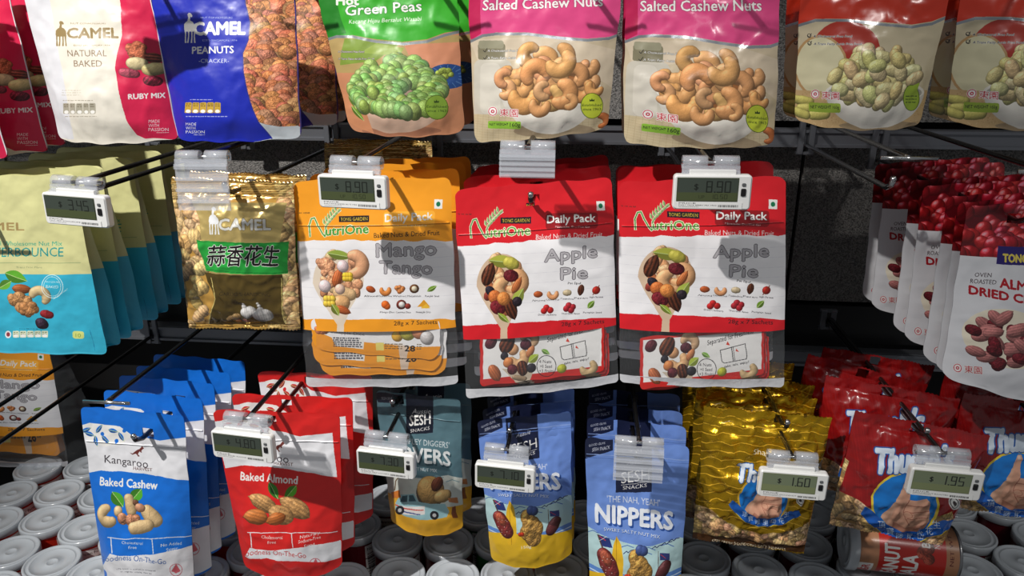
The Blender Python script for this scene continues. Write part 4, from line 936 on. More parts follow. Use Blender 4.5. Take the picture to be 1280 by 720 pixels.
    def build(s, name, mat, label, cat, group, backmat=None, clearmat=None, sealmat=None, gussetmat=None, hole=None, zipv=None, notch=False, backname='back_panel'):
        s.holeuv = hole
        root = empty(name, s.origin, label, cat, group)
        V, F, UV = s.grid(True, s.vc, 1); mesh_obj('front_panel', V, F, mat, root, UV)
        if s.vc:
            V, F, UV = s.grid(True, 0.045, s.vc); mesh_obj('clear_window', V, F, clearmat, root, UV, label='clear plastic lower front of the pouch')
            h0 = s.holeuv; s.holeuv = None
            V, F, UV = s.grid(True, 0, 0.06, .0004); mesh_obj('bottom_seal', V, F, sealmat, root, UV, label='shiny silvery bottom seal'); s.holeuv = h0
        V, F, UV = s.grid(False); mesh_obj(backname, V, F, backmat or mat, root, UV)
        if s.style == 'box':
            for side in (0, 1):
                V = []; UV = []; b = s.border(side); sg = 1 if side == 0 else -1
                for v, pf, pb in b:
                    mid = (pf+pb)/2+Vector((sg*(.006+.016*sm(.1, .7, 1-v)), 0, 0)); mid.x += noise.noise(Vector((v*6, side, s.seed)))*.004
                    V += [pf, pf*.5+mid*.5, mid, pb*.5+mid*.5, pb]; ux = .012 if side == 0 else .988; UV += [(ux, v)]*5
                F = []
                for j in range(len(b)-1):
                    for i in range(4):
                        q = (j*5+i, j*5+i+1, (j+1)*5+i+1, (j+1)*5+i); F.append(q if side else q[::-1])
                mesh_obj('side_gusset', V, F, gussetmat or mat, root, UV)
        # bottom gusset closes the pack underneath
        V = []; UV = []; n = s.cols
        for i in range(n+1):
            ins = s.edge_u(0); u = ins+(1-2*ins)*i/n; pf = s.pt(u, 0, True)-s.origin; pb = s.pt(u, 0, False)-s.origin
            if s.fringe: pf.z += s.fringe*(1 if i % 2 else -1); pb.z += s.fringe*(1 if i % 2 else -1)
            mid = (pf+pb)/2+Vector((0, 0, .004)); V += [pf, mid, pb]; UV += [(u, .01)]*3
        F = [(i*3+k, i*3+k+1, (i+1)*3+k+1, (i+1)*3+k) for i in range(n) for k in range(2)]
        mesh_obj('bottom_gusset', V, F, (sealmat if s.vc else mat), root, UV)
        if zipv:
            V = []; UV = []; F = []
            for i in range(s.cols+1):
                u = .015+.97*i/s.cols
                for k, (dv, off) in enumerate(((-.0028, 0.0), (-.0014, .0011), (.0014, .0011), (.0028, 0.0))):
                    vv = zipv+dv*.2/s.h; V.append(s.pt(u, vv, True)-s.origin+s.n*(off+.0001)); UV.append((u, vv))
            F = [(i*4+k, (i+1)*4+k, (i+1)*4+k+1, i*4+k+1) for i in range(s.cols) for k in range(3)]
            mesh_obj('zip_ridge', V, [f[::-1] for f in F], mat, root, UV)
        return root

def behind(root, Y0, Y, ang=0.0, dx=0, dz=0, label=None, roll=0.0):
    """a copy further back on the same hook (same x and height)"""
    c = copy_tree(root); c.location = root.location+Vector((dx, Y-Y0, dz)); c.rotation_euler = (math.radians(roll*.5), math.radians(roll), math.radians(ang))
    if label: c['label'] = label
    return c

# ------------------------------------------------------------------ materials in use
M_wire = plain('dark_chrome_wire', (70, 68, 68), .22, .9)
M_chrome = plain('chrome', (200, 200, 200), .15, 1.0)
M_black = plain('black_paint', (26, 25, 26), .45, 0)
M_steel = plain('brushed_steel_rail', (118, 120, 126), .34, .55, bs=3, bst=.1)
M_white = plain('white_plastic', (228, 228, 226), .35)
M_grey = plain('grey_plastic', (90, 92, 94), .5)
M_clip = clear('clear_holder_plastic', (214, 218, 226), .34, .12, 0)
M_film = film('clear_pouch_film', .04, .12, .025, 22, .3)
M_foil = plain('silver_foil', (240, 240, 244), .24, .35, bs=120, bst=.5, bd=.002)
M_lid = clear('frosted_lid', (202, 208, 214), .86, .2, 0)
M_tin = plain('tin_metal', (150, 150, 152), .3, .9)
M_backfoil = plain('plain_grey_pack_back', (180, 182, 186), .4, .2, bs=40)

def wall_mat():
    m, nt, b = nodes('hammered_dark_panel'); b.inputs['Roughness'].default_value = .55; b.inputs['Metallic'].default_value = .2
    bp, out = bump(nt, b, 520, .9, .002, detail=2)
    cr = nt.nodes.new('ShaderNodeValToRGB'); cr.color_ramp.elements[0].position = .30; cr.color_ramp.elements[0].color = (.05, .048, .046, 1); cr.color_ramp.elements[1].position = .66; cr.color_ramp.elements[1].color = (.26, .245, .23, 1)
    nt.links.new(out, cr.inputs[0]); nt.links.new(cr.outputs[0], b.inputs['Base Color']); return m
M_wall = wall_mat()

# ------------------------------------------------------------------ the rack: wall panel, rails, ledges, shelf
YW = 1.12
wz = lambda py: P(900, py, YW).z
def slab(name, x0, x1, y0, y1, z0, z1, mat, kind='structure', label=None, cat=None, bev=0):
    mb = MB(); mb.box(x0, x1, y0, y1, z0, z1, bev); o = mb.obj(name, mat); 
    if kind: o['kind'] = kind
    if label: tag(o, label, cat)
    return o
SHELFZ = CAMZ-.70-.145
slab('wall_back', -2.2, 2.2, YW+.03, YW+.06, SHELFZ-.3, CAMZ+.7, plain('rack_back_black', (17, 16, 17), .8))
for x0, x1 in ((-2.1, -.935), (-.93, .315-.002), (.318, 1.5)):
    slab('trim_1', x0, x1, YW, YW+.012, wz(372), wz(181), M_wall)
    slab('trim_2', x0, x1, YW, YW+.012, wz(150), CAMZ+.7, M_wall)
slab('trim_3', -2.1, 1.6, YW-.006, YW+.02, wz(421), wz(376), M_black)
def rail(z0, z1, label):
    o = slab('shelf_rail', -2.1, 1.6, YW-.035, YW-.012, z0, z1, M_steel, None, label, 'rail', bev=.003)
    mb = MB(); mb.box(-2.1, 1.6, YW-.039, YW-.035, z1-.004, z1); mb.box(-2.1, 1.6, YW-.039, YW-.035, z0, z0+.004); mb.obj('rail_lip', M_steel, o)
    for x in (-.6, .3):
        mb = MB(); mb.box(x, x+.02, YW-.014, YW-.002, z0, z1); mb.obj('rail_bracket', M_black, o)
    return o
rail(wz(178), wz(157), 'steel hook rail along the wall just under the top row of packs')
rail(wz(441), wz(424), 'steel hook rail along the wall under the middle row of packs')
sh = slab('shelf', -1.6, 1.5, .60, YW+.02, SHELFZ-.02, SHELFZ, M_black, None, 'black shelf board that the rows of cans stand on', 'shelf')
mb = MB(); mb.box(-1.6, 1.5, .585, .60, SHELFZ-.03, SHELFZ+.012); mb.obj('shelf_lip', M_steel, sh)

# ------------------------------------------------------------------ hooks, tags, clear holders
RAILZ = {0: wz(100), 1: wz(167), 2: wz(432)}
def hook(tubepx, Yt, row, armz, Yend, label, x=None, bead=True, chrome=False, bar=True):
    """double wire hook: upper arm carries a cross bar for the tag, lower arm carries packs"""
    t = P(*tubepx, Yt); x = t.x if x is None else x; rz = RAILZ[row]; zt = t.z
    root = empty('display_hook', (x, YW-.04, armz), label, 'hook', 'double wire display hooks')
    o = root.location; L = lambda x_, y_, z_: Vector((x_, y_, z_))-o
    mt = M_chrome if chrome else M_wire
    mb = MB(); mb.tube([L(x, YW-.036, armz-.004), L(x, YW-.05, armz), L(x, Yend+.012, armz-.001), L(x, Yend, armz+.004), L(x, Yend-.002, armz+.009)], .0029, 8); mb.obj('product_arm', mt, root, True)
    mb = MB(); mb.tube([L(x, YW-.036, max(armz, min(rz+.02, zt+.004))), L(x, YW-.055, zt+.003), L(x, Yt+.01, zt), L(x, Yt, zt)], .0027, 8); mb.obj('label_arm', mt, root, True)
    mb = MB(); mb.tube([L(x-.026, Yt, zt), L(x+.026, Yt, zt)], .0019, 8); mb.obj('cross_bar', M_chrome, root, True)
    if bead:
        mb = MB(); mb.lathe([(0, -.0035), (.0025, -.0025), (.0035, 0), (.0025, .0025), (0, .0035)], 12); mb.obj('tip_bead', M_chrome, root, True, L(x, Yend-.002, armz+.010))
    mb = MB(); z0, z1 = armz-.014, max(armz, zt)+.012
    mb.box(x-.011-o.x, x-.003-o.x, -.002, .004, z0-o.z, z1-o.z, .002); mb.box(x+.003-o.x, x+.011-o.x, -.002, .004, z0-o.z, z1-o.z, .002)
    mb.box(x-.012-o.x, x+.012-o.x, .0, .006, z1-o.z-.004, z1-o.z); mb.box(x-.012-o.x, x+.012-o.x, .0, .006, z0-o.z, z0-o.z+.004)
    mb.obj('base_clip', M_steel, root)
    return root
def clip_parts(root, plate=0.012, ribs=0, dz=0.0):
    for sg in (-1, 1):
        mb = MB(); a, b = (-.0255, -.003) if sg < 0 else (.003, .0255)
        n = 16; R_, r_ = .0066, .0055
        V = []
        for x in (a, b):
            for rr in (R_, r_):
                for i in range(n): t = 2*math.pi*i/n; V.append((x, rr*math.cos(t), dz+rr*math.sin(t)))
        F = []
        for i in range(n):
            j = (i+1) % n; F += [(i, j, 2*n+j, 2*n+i), (n+i, 3*n+i, 3*n+j, n+j), (i, n+i, n+j, j), (2*n+i, 2*n+j, 3*n+j, 3*n+i)]
        mb.add(V, F); mb.obj('clear_tube', M_clip, root, True)
    mb = MB(); mb.box(-.026, .026, -.0072, -.0055, dz-.006-plate, dz-.002)
    for k in range(ribs): z = dz-.010-k*(plate-.002)/max(1, ribs); mb.box(-.026, .026, -.0098, -.0072, z-.0016, z+.0016, 0)
    mb.box(-.026, .026, -.0092, -.0040, dz-.009, dz-.0065)
    mb.obj('clear_plate', M_clip, root)
def holder(tubepx, Yt, label, plate=.048, yaw=0, roll=0):
    r = empty('tag_holder', P(*tubepx, Yt), label, 'tag holder', 'empty clear tag holders'); clip_parts(r, plate, 4); r.rotation_euler = (math.radians(-6), math.radians(roll), math.radians(yaw)); return r
def price_tag(tubepx, center, Yt, price, unit, t2, label, yaw=0, roll=0, lit=False, w=.070, t1='PRICE'):
    o = P(*tubepx, Yt); c = P(*center, Yt); r = empty('price_tag', o, label, 'price tag', 'electronic price tags')
    dx, dz = c.x-o.x, c.z-o.z; h = w*.46
    mb = MB(); mb.box(dx-w/2, dx+w/2, -.014, -.004, dz-h/2, dz+h/2, .0035); hs = mb.obj('housing', M_white, r)
    mb = MB(); mb.box(dx-.021, dx+.021, -.010, -.006, dz+h/2-.001, dz+h/2+.004, .001); mb.obj('mounting_lug', M_white, r)
    cv = d_face(price, unit, lit); x0, x1, z0, z1 = dx-w/2+.0035, dx+w/2-.0125, dz-h/2+.0085, dz+h/2-.003
    m = printed('tag_display', cv, .22, .3, 30, 0.02)
    mb = MB(); mb.add([(x0, -.0146, z0), (x1, -.0146, z0), (x1, -.0146, z1), (x0, -.0146, z1)], [(0, 1, 2, 3)], [(0, 0), (1, 0), (1, 1), (0, 1)])
    mb.add([(x0-.0006, -.0143, z0-.0006), (x1+.0006, -.0143, z0-.0006), (x1+.0006, -.0143, z1+.0006), (x0-.0006, -.0143, z1+.0006)], [(0, 1, 2, 3)], [(0, 0)]*4)
    mb.obj('screen', m, hs)
    cv = d_strip(t1, t2); zz0, zz1 = dz-h/2+.0012, z0-.001
    mb = MB(); mb.add([(x0, -.0145, zz0), (x1+.005, -.0145, zz0), (x1+.005, -.0145, zz1), (x0, -.0145, zz1)], [(0, 1, 2, 3)], [(0, 0), (1, 0), (1, 1), (0, 1)]); mb.obj('barcode_label', printed('tag_label', cv, .4, 0, 30, .02), hs)
    mb = MB(); mb.box(x1+.003, x1+.0075, -.0152, -.013, dz-.003, dz+.004, .001); mb.obj('sensor_window', M_black, hs)
    mb = MB(); mb.box(x1+.0035, x1+.007, -.0150, -.013, dz+.006, dz+.009, .001); mb.obj('button', M_grey, hs)
    clip_parts(r, .010, 0)
    r.rotation_euler = (0, math.radians(roll), math.radians(yaw)); return r

# ------------------------------------------------------------------ packs
def front(r): return [c for c in r.children if c.name.startswith('front_panel')][0].data.materials[0]
def hole_at(p, x, z):
    """(u,v) on pouch p of a world x,z"""
    u = v = .5
    for _ in range(12):
        q = p.flat(u, v); q2 = p.flat(u+.01, v); q3 = p.flat(u, v+.01)
        a, b, c_, d = (q2.x-q.x)/.01, (q3.x-q.x)/.01, (q2.z-q.z)/.01, (q3.z-q.z)/.01; ex, ez = x-q.x, z-q.z; det = a*d-b*c_
        u += (ex*d-ez*b)/det; v += (a*ez-c_*ex)/det
    return u, v

def rack_spot(quad, Y, tube, Yt, row, hooklabel, cv, name, label, cat, group, backs=(), vh=.935, chrome=False, yend=None, matkw={}, zipv=None, backmat=None, clearmat=None, sealmat=None, gussetmat=None, mkhook=True, **kw):
    """one hook with its stack of packs"""
    p = Pouch(quad, Y, **kw); x = P(*tube, Yt).x
    u = .5
    for _ in range(8): q = p.flat(u, vh); u += (x-q.x)/p.w
    z = p.flat(u, vh).z
    mat = printed(name+'_print', cv, **matkw)
    root = p.build(name, mat, label, cat, group, backmat=backmat, clearmat=clearmat, sealmat=sealmat, gussetmat=gussetmat, hole=(u, vh), zipv=zipv)
    if mkhook: hook(tube, Yt, row, z, (yend or Y-.022), hooklabel, chrome=chrome)
    out = [root]
    for b in backs:
        out.append(behind(root, Y, b[0], label=b[1], ang=b[2] if len(b) > 2 else random.uniform(-1.5, 1.5), dx=b[3] if len(b) > 3 else 0, dz=b[4] if len(b) > 4 else 0, roll=b[5] if len(b) > 5 else random.uniform(-.6, .6)))
    return p, root, out
SAT = dict(rough=.36, coat=.15, bs=28, bst=.45, bd=.004)
# --- top row
FORM = ('stand', .024, .004, .78); cv = d_ruby()
g = 'white and crimson mixed nut pouches on the top left hooks'
p, r, o = rack_spot(cv.q, .78, (95, -95), .70, 0, 'top row hook holding the white and crimson nut pouch', cv, 'nut_pouch', 'cream and crimson nut pouch with a bronze camel emblem, frontmost beside the royal blue pouch', 'snack pouch', g,
    backs=[(.82, 'white and crimson nut pouch hidden close behind the front white one beside the blue pouch')], seed=1, depth=.024, amp=.0016, matkw=SAT, sag=.004)
for Y, px, py, lb in ((.75, 13, 195, 'crimson nut pouch cut by the left picture edge, frontmost of the top left stack'), (.80, 62, 187, 'crimson edged nut pouch in the middle of the stack at the top left corner'), (.832, 84, 179, 'crimson edged nut pouch rearmost of the top left stack, tucked against the white pouch')):
    c = copy_tree(r); c.location = r.location+(P(px, py, Y)-P(223, 172, .78)); c['label'] = lb; c.rotation_euler.z = math.radians(random.uniform(-3, 1))
lx = r.location.x+(P(62, 187, .80)-P(223, 172, .78)).x
hook((20, -120), .69, 0, r.location.z-.012, .72, 'top row hook in the left corner holding the crimson edged pouches', x=lx)
FORM = ('stand', .022, .002, .78); cv = d_peanuts()
rack_spot(cv.q, .78, (272, -95), .70, 0, 'top row hook holding the royal blue peanut pouches', cv, 'peanut_pouch', 'royal blue peanut pouch with a white camel emblem, front of its top row stack', 'snack pouch', 'royal blue peanut pouches on the top row',
    backs=[(.90, 'royal blue peanut pouch half hidden behind the front one, beside the green pea pouch', 2), (.93, 'rearmost royal blue peanut pouch, a thin strip beside the green pea pouch', 3)], seed=2, depth=.022, amp=.0015, matkw=SAT, sag=.002)
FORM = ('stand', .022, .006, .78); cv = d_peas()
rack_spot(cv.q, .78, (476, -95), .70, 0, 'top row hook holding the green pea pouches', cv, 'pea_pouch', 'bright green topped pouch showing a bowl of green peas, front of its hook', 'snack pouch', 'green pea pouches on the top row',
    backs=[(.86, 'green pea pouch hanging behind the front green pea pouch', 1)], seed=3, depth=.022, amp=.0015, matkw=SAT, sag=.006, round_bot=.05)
CW = dict(rough=.26, coat=.3, bs=24, bst=.5, bd=.005)
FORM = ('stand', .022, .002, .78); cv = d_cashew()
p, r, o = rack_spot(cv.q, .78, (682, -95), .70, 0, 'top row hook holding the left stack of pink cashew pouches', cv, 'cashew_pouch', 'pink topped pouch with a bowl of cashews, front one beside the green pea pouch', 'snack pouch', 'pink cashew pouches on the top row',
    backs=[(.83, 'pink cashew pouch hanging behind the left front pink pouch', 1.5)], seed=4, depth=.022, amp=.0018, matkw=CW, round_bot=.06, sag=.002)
p2 = Pouch(((783, -60), (977, -60), (968, 181), (779, 178)), .78, seed=5, depth=.024, amp=.0022, round_bot=.06, sag=.002)
xx = P(880, -95, .70).x; u = .5
for _ in range(8): u += (xx-p2.flat(u, .935).x)/p2.w
r2 = p2.build('cashew_pouch', front(r), 'pink topped pouch with a bowl of cashews, front one beside the bean pouches', 'snack pouch', 'pink cashew pouches on the top row', hole=(u, .935))
hook((880, -95), .70, 0, p2.flat(u, .935).z, .755, 'top row hook holding the right stack of pink cashew pouches')
behind(r2, .78, .84, 1, label='pink cashew pouch hanging behind the right front pink pouch')
FORM = ('stand', .022, .006, .78); cv = d_beans()
p, r, o = rack_spot(cv.q, .78, (1100, -95), .70, 0, 'top row hook holding the left stack of broad bean pouches', cv, 'bean_pouch', 'orange red topped pouch with a bowl of broad beans, beside the right pink pouch', 'snack pouch', 'broad bean pouches on the top row',
    backs=[(.83, 'orange red broad bean pouch hanging behind the left front bean pouch', -2)], seed=6, depth=.022, amp=.0022, matkw=CW, round_bot=.06, sag=.006)
c = copy_tree(r); c.location += P(1183, 150, .78)-P(993, 150, .78); c['label'] = 'orange red topped broad bean pouch cut by the right picture edge, front one'
behind(c, .78, .82, -2, label='orange red broad bean pouch just behind the one cut by the right picture edge')
hook((1290, -95), .70, 0, p.flat(.5, .935).z, .755, 'top row hook at the right edge holding broad bean pouches', x=c.location.x)
FORM = None
# tags above the frame of the photograph carry on the row; they hang on the same hooks
for i, (tp, pr, lb) in enumerate((((95, -95), '6.50', 'price tag above the white and crimson pouch'),)):
    price_tag(tp, (tp[0], tp[1]+36), .70, pr, None, 'NUT POUCH', lb)

# --- middle row
FORM = ('box', .012, 0, .74); cv = d_teal()
p, r, o = rack_spot(cv.q, .74, (97, 228), .69, 1, 'left hook of the middle row holding the teal and lime pouches', cv, 'box_pouch', 'lime and teal box pouch with a nut cluster, frontmost behind the leftmost price tag', 'snack pouch', 'lime and teal box pouches on the left',
    backs=[(.785, 'lime and teal box pouch, second back in its stack', 2), (.845, 'lime and teal box pouch, third back in its stack', 3), (.905, 'lime and teal box pouch, fourth back in its stack', 3), (.96, 'lime and teal box pouch, rearmost next to the gold peanut bag', 4)],
    style='box', depth=.012, thick=.026, amp=.0014, seed=7, rows=50, matkw=dict(rough=.3, coat=.2, bs=22, bst=.6, bd=.006), round_top=.04, round_bot=.03, vh=.95, yend=.705)
FORM = ('pillow', .020, 0, .76); cv = d_garlic()
M_gfront = None
p, r, o = rack_spot(cv.q, .76, (254, 196), .70, 1, 'hook holding the gold peanut bags under an empty clear holder', cv, 'peanut_bag', 'gold foil peanut bag with a green band of black Chinese characters, front of its hook', 'snack bag', 'gold foil peanut bags',
    backs=[(.80, 'gold foil peanut bag hanging just behind the front one with the green band', 1), (.97, 'gold foil peanut bag far back against the wall behind the gold bag hook', 2, .10, .01), (1.01, 'last gold foil peanut bag touching the wall panel', 3, .10, .01)],
    style='pillow', depth=.020, amp=.0024, freq=6, seed=9, round_top=0, round_bot=0, fringe=.0007, ridge=True, cols=64, rows=90, matkw=dict(rough=.24, coat=.3, bs=26, bst=.6, bd=.006, metal_rough=.24), vh=.94)
FORM = ('flat', .011, 0, .765); cv = d_mango()
MK = dict(rough=.3, coat=.2, bs=18, bst=.4, bd=.005)
p, r, o = rack_spot(cv.q, .765, (446, 203), .70, 1, 'hook holding the orange topped pouches', cv, 'clear_bottom_pouch', 'orange and white pouch with a clear bottom, front one behind the left 8.90 tag', 'snack pouch', 'orange nut sachet pouches',
    backs=[(.815, 'orange pouch showing only its top edge behind the front orange one', 1), (.86, 'orange pouch third back in the orange stack', .5), (.90, 'rearmost orange pouch of the stack in the middle row', 1)],
    style='flat', depth=.011, amp=.0007, freq=4, seed=10, vclear=.295, clearmat=M_film, sealmat=M_foil, backmat=M_film, matkw=MK, zipv=.80, round_bot=.03, vh=.95)
orange_root = r; orange_pouch = p
FORM = None; cs = d_sachet_orange(); ms = printed('orange_sachet_print', cs, .32, .2, 25, .5, .004)
for i, (q, Y, lb) in enumerate(((((388, 398), (550, 398), (550, 451), (392, 437)), .7600, 'orange and white sachet topmost inside the orange clear bottom pouch'), (((389, 405), (553, 405), (552, 464), (392, 455)), .7622, 'orange sachet in the middle of the three in the orange clear bottom pouch'), (((391, 412), (558, 408), (558, 468), (403, 469)), .7644, 'lowest orange sachet lying at the bottom of the orange pouch'))):
    sp = Pouch([(a, b) for a, b in q], Y, style='pillow', depth=.0012, amp=.0004, seed=20+i, round_top=.05, round_bot=.09, cols=30, rows=20, waist=.0)
    sp.build('snack_sachet', ms, lb, 'sachet', 'sachets inside the orange pouch')
FORM = ('flat', .011, 0, .765); cv = d_apple()
p, r, o = rack_spot(cv.q, .765, (660, 184), .70, 1, 'hook holding the left stack of red sachet pouches', cv, 'clear_bottom_pouch', 'red and white pouch with a clear bottom, left one, under the empty clear holder', 'snack pouch', 'red nut sachet pouches',
    backs=[(.82, 'red sachet pouch behind the left front red one', -1, 0, .003), (.87, 'red sachet pouch third back in the left red stack', 1), (.91, 'rearmost red sachet pouch of the left red stack', 2)],
    style='flat', depth=.011, amp=.0009, freq=4, seed=11, vclear=.30, clearmat=M_film, sealmat=M_foil, backmat=M_film, matkw=MK, zipv=.80, round_bot=.03, vh=.93)
FORM = None; cs2 = d_sachet_red(); ms2 = printed('red_sachet_print', cs2, .32, .2, 25, .5, .004)
def red_sachets(dx, dy, side, z=.0):
    for i in range(3):
        q = [(600+dx+i*2, 418+dy+i*5), (755+dx+i*3, 405+dy+i*5), (755+dx+i*3, 465+dy+i*2), (600+dx+i*2, 483+dy+i*1)]
        sp = Pouch(q, .7600+.0022*i, style='pillow', depth=.0012, amp=.0004, seed=30+i, round_top=.02, round_bot=.04, cols=30, rows=20)
        sp.build('snack_sachet', ms2, ('white and red sachet with a fruit drawing, frontmost in the %s red pouch', 'red edged sachet second in the %s red pouch', 'rearmost red edged sachet in the %s red pouch')[i] % side, 'sachet', 'sachets inside the red pouches')
red_sachets(0, 0, 'left')
p3 = Pouch(((773, 228), (983, 220), (980, 483), (775, 478)), .765, style='flat', depth=.011, amp=.0009, freq=4, seed=13, vclear=.29, round_bot=.03)
x3 = P(888, 203, .70).x; u = .5
for _ in range(8): u += (x3-p3.flat(u, .95).x)/p3.w
r3 = p3.build('clear_bottom_pouch', front(r), 'red and white pouch with a clear bottom, right one, behind the 8.90 tag', 'snack pouch', 'red nut sachet pouches', backmat=M_film, clearmat=M_film, sealmat=M_foil, hole=(u, .95), zipv=.80)
hook((888, 203), .70, 1, p3.flat(u, .95).z, .742, 'hook holding the right stack of red sachet pouches')
behind(r3, .765, .82, 1, label='red sachet pouch showing its dark top edge behind the right front red one', dz=.006)
behind(r3, .765, .86, -1, label='rearmost red sachet pouch of the right red stack')
red_sachets(200, 4, 'right')
FORM = ('stand', .016, 0, .73); cv = d_cherry()
p, r, o = rack_spot(cv.q, .73, (1312, 215), .69, 1, 'hook at the right edge holding the silver almond pouches', cv, 'almond_pouch', 'silver pouch with red cherries above almonds, frontmost at the right picture edge', 'snack pouch', 'silver almond and cherry pouches',
    backs=[(.748, 'silver almond pouch, second from the front of its stack', 0), (.772, 'silver almond pouch, third from the front of its stack', 1), (.832, 'silver almond pouch, fourth from the front of its stack', 3), (.862, 'silver almond pouch, fifth from the front of its stack', 3), (.94, 'silver almond pouch, sixth from the front of its stack', 5), (.975, 'silver almond pouch rearmost of its stack, near the wall panel', 5)],
    style='stand', depth=.016, amp=.0014, seed=15, matkw=dict(rough=.3, coat=.25, bs=24, bst=.45, bd=.004), round_bot=.06, vh=.93)
hook((1145, 198), .74, 1, P(1115, 236, .77).z, .77, 'bare chrome tipped hook with no packs beside the wall panel', x=P(1125, 215, .755).x, chrome=True)

FORM = None
# --- lower row
FORM = ('stand', .022, .006, .72); cv = d_kcashew()
p, r, o = rack_spot(cv.q, .72, (133, 503), .66, 2, 'lower left hook with a bare cross bar holding the blue cashew pouches', cv, 'cashew_pouch', 'blue and white cashew pouch with two green leaves, front of its stack at lower left', 'snack pouch', 'blue and white cashew pouches',
    backs=[(.757, 'blue and white cashew pouch second in its stack at lower left', -1, .004, .003), (.795, 'blue and white cashew pouch third in its stack', -1, 0, .004), (.828, 'blue and white cashew pouch fourth in its stack', 1, .004, .003), (.862, 'rearmost blue and white cashew pouch in its stack', 1, .008, .004)],
    style='stand', depth=.022, amp=.0014, seed=16, matkw=SAT, vh=.90, zipv=.83, sag=.006, yend=.695)
FORM = ('stand', .022, .010, .73); cv = d_kalmond()
p, r, o = rack_spot(cv.q, .73, (310, 523), .675, 2, 'lower hook holding the red almond pouches', cv, 'almond_pouch', 'red and white almond pouch with green leaves, front of its stack behind a price tag', 'snack pouch', 'red and white almond pouches',
    backs=[(.77, 'red and white almond pouch second in its stack', -1, .003), (.825, 'rearmost red and white almond pouch in its stack', -1, .012, .004)],
    style='stand', depth=.022, amp=.0017, seed=17, matkw=SAT, vh=.955, zipv=.83, sag=.010)
FORM = ('stand', .020, .008, .80); cv = d_diggers()
rack_spot(cv.q, .80, (484, 546), .745, 2, 'lower hook holding the grey teal nut pouches', cv, 'nut_pouch', 'grey teal nut pouch with a beach wagon drawing, behind a price tag', 'snack pouch', 'grey teal nut pouches',
    backs=[(.84, 'grey teal nut pouch hanging behind the front one with the wagon', 3, .006)], style='stand', depth=.020, amp=.0012, seed=18, matkw=SAT, vh=.95, zipv=.84, sag=.008)
FORM = ('stand', .020, .006, .75); cv = d_nippers()
qn1 = ((596, 526), (714, 515), (715, 692), (614, 697)); mn = None
p, r, o = rack_spot(cv.q, .75, (799, 553), .705, 2, 'lower hook holding the right stack of sky blue beach pouches', cv, 'nut_pouch', 'sky blue beach themed nut pouch, front of the right stack under the empty clear holder', 'snack pouch', 'sky blue beach themed pouches',
    backs=[(.795, 'sky blue beach pouch second in the right stack', -1, .002), (.83, 'sky blue beach pouch third in the right stack', 0, .002), (.875, 'rearmost sky blue beach pouch of the right stack', 1, .004)],
    style='stand', depth=.020, amp=.0013, seed=19, matkw=SAT, vh=.955, sag=.006)
mat_n = front(r)
p4 = Pouch(qn1, .80, style='stand', depth=.020, amp=.0013, seed=23, sag=.008)
x4 = P(634, 562, .745).x; u = .5
for _ in range(8): u += (x4-p4.flat(u, .94).x)/p4.w
r4 = p4.build('nut_pouch', mat_n, 'sky blue beach themed nut pouch, front of the left stack behind the 7.10 tag', 'snack pouch', 'sky blue beach themed pouches', hole=(u, .94))
hook((634, 562), .745, 2, p4.flat(u, .94).z, .775, 'lower hook holding the left stack of sky blue beach pouches')
behind(r4, .80, .83, -1, label='sky blue beach pouch second in the left stack', dx=.002)
behind(r4, .80, .865, -2, label='rearmost sky blue beach pouch of the left stack', dx=.003)
GF = dict(rough=.25, coat=.3, bs=17, bst=.9, bd=.016, metal_rough=.24, metalscale=.8)
FORM = ('pillow', .020, 0, .77); cv = d_goldthumb()
p, r, o = rack_spot(cv.q, .77, (990, 571), .715, 2, 'lower hook holding the golden peanut bags', cv, 'peanut_bag', 'golden foil peanut bag with a thumbs up emblem, front of its stack', 'snack bag', 'golden thumbs up peanut bags',
    backs=[(.81, 'golden foil bag second in the thumbs up stack', 2, -.004, .002), (.85, 'golden foil bag third in the thumbs up stack', -3, .003, .004, 2), (.89, 'rearmost golden foil bag of the thumbs up stack', 4, -.01, .006, -2)],
    style='pillow', depth=.020, amp=.0040, freq=7, seed=21, round_top=0, round_bot=0, fringe=.0006, cols=64, rows=84, matkw=GF, vh=.955)
FORM = ('pillow', .022, 0, .76); cv = d_redthumb()
RF = dict(rough=.22, coat=.5, bs=19, bst=.85, bd=.012)
p, r, o = rack_spot(cv.q, .76, (1177, 566), .70, 2, 'lower hook holding the red peanut bags with the 1.95 tag', cv, 'peanut_bag', 'red peanut bag with a thumbs up emblem, behind the 1.95 tag', 'snack bag', 'red thumbs up peanut bags',
    backs=[(.81, 'crumpled red bag behind the front red thumbs up one', -6, -.016, .018, -3), (.87, 'dark crumpled red bag further back behind the 1.95 hook', -4, -.022, .012, 3), (.92, 'rearmost red bag behind the 1.95 hook', 3, .01, .008)],
    style='pillow', depth=.022, amp=.0036, freq=6, seed=22, round_top=0, round_bot=0, fringe=.0006, cols=64, rows=84, matkw=RF, vh=.955)
c = copy_tree(r); c.location += P(1207, 488, .80)-P(1070, 513, .76); c['label'] = 'red peanut bag with a thumbs up emblem, cut by the right picture edge'; c.rotation_euler.y = math.radians(-2)
behind(c, .80, .85, 2, label='red peanut bag behind the one cut by the right picture edge')
hook((1318, 535), .74, 2, c.location.z-.008, .77, 'lower hook at the right edge holding red peanut bags', x=c.location.x)

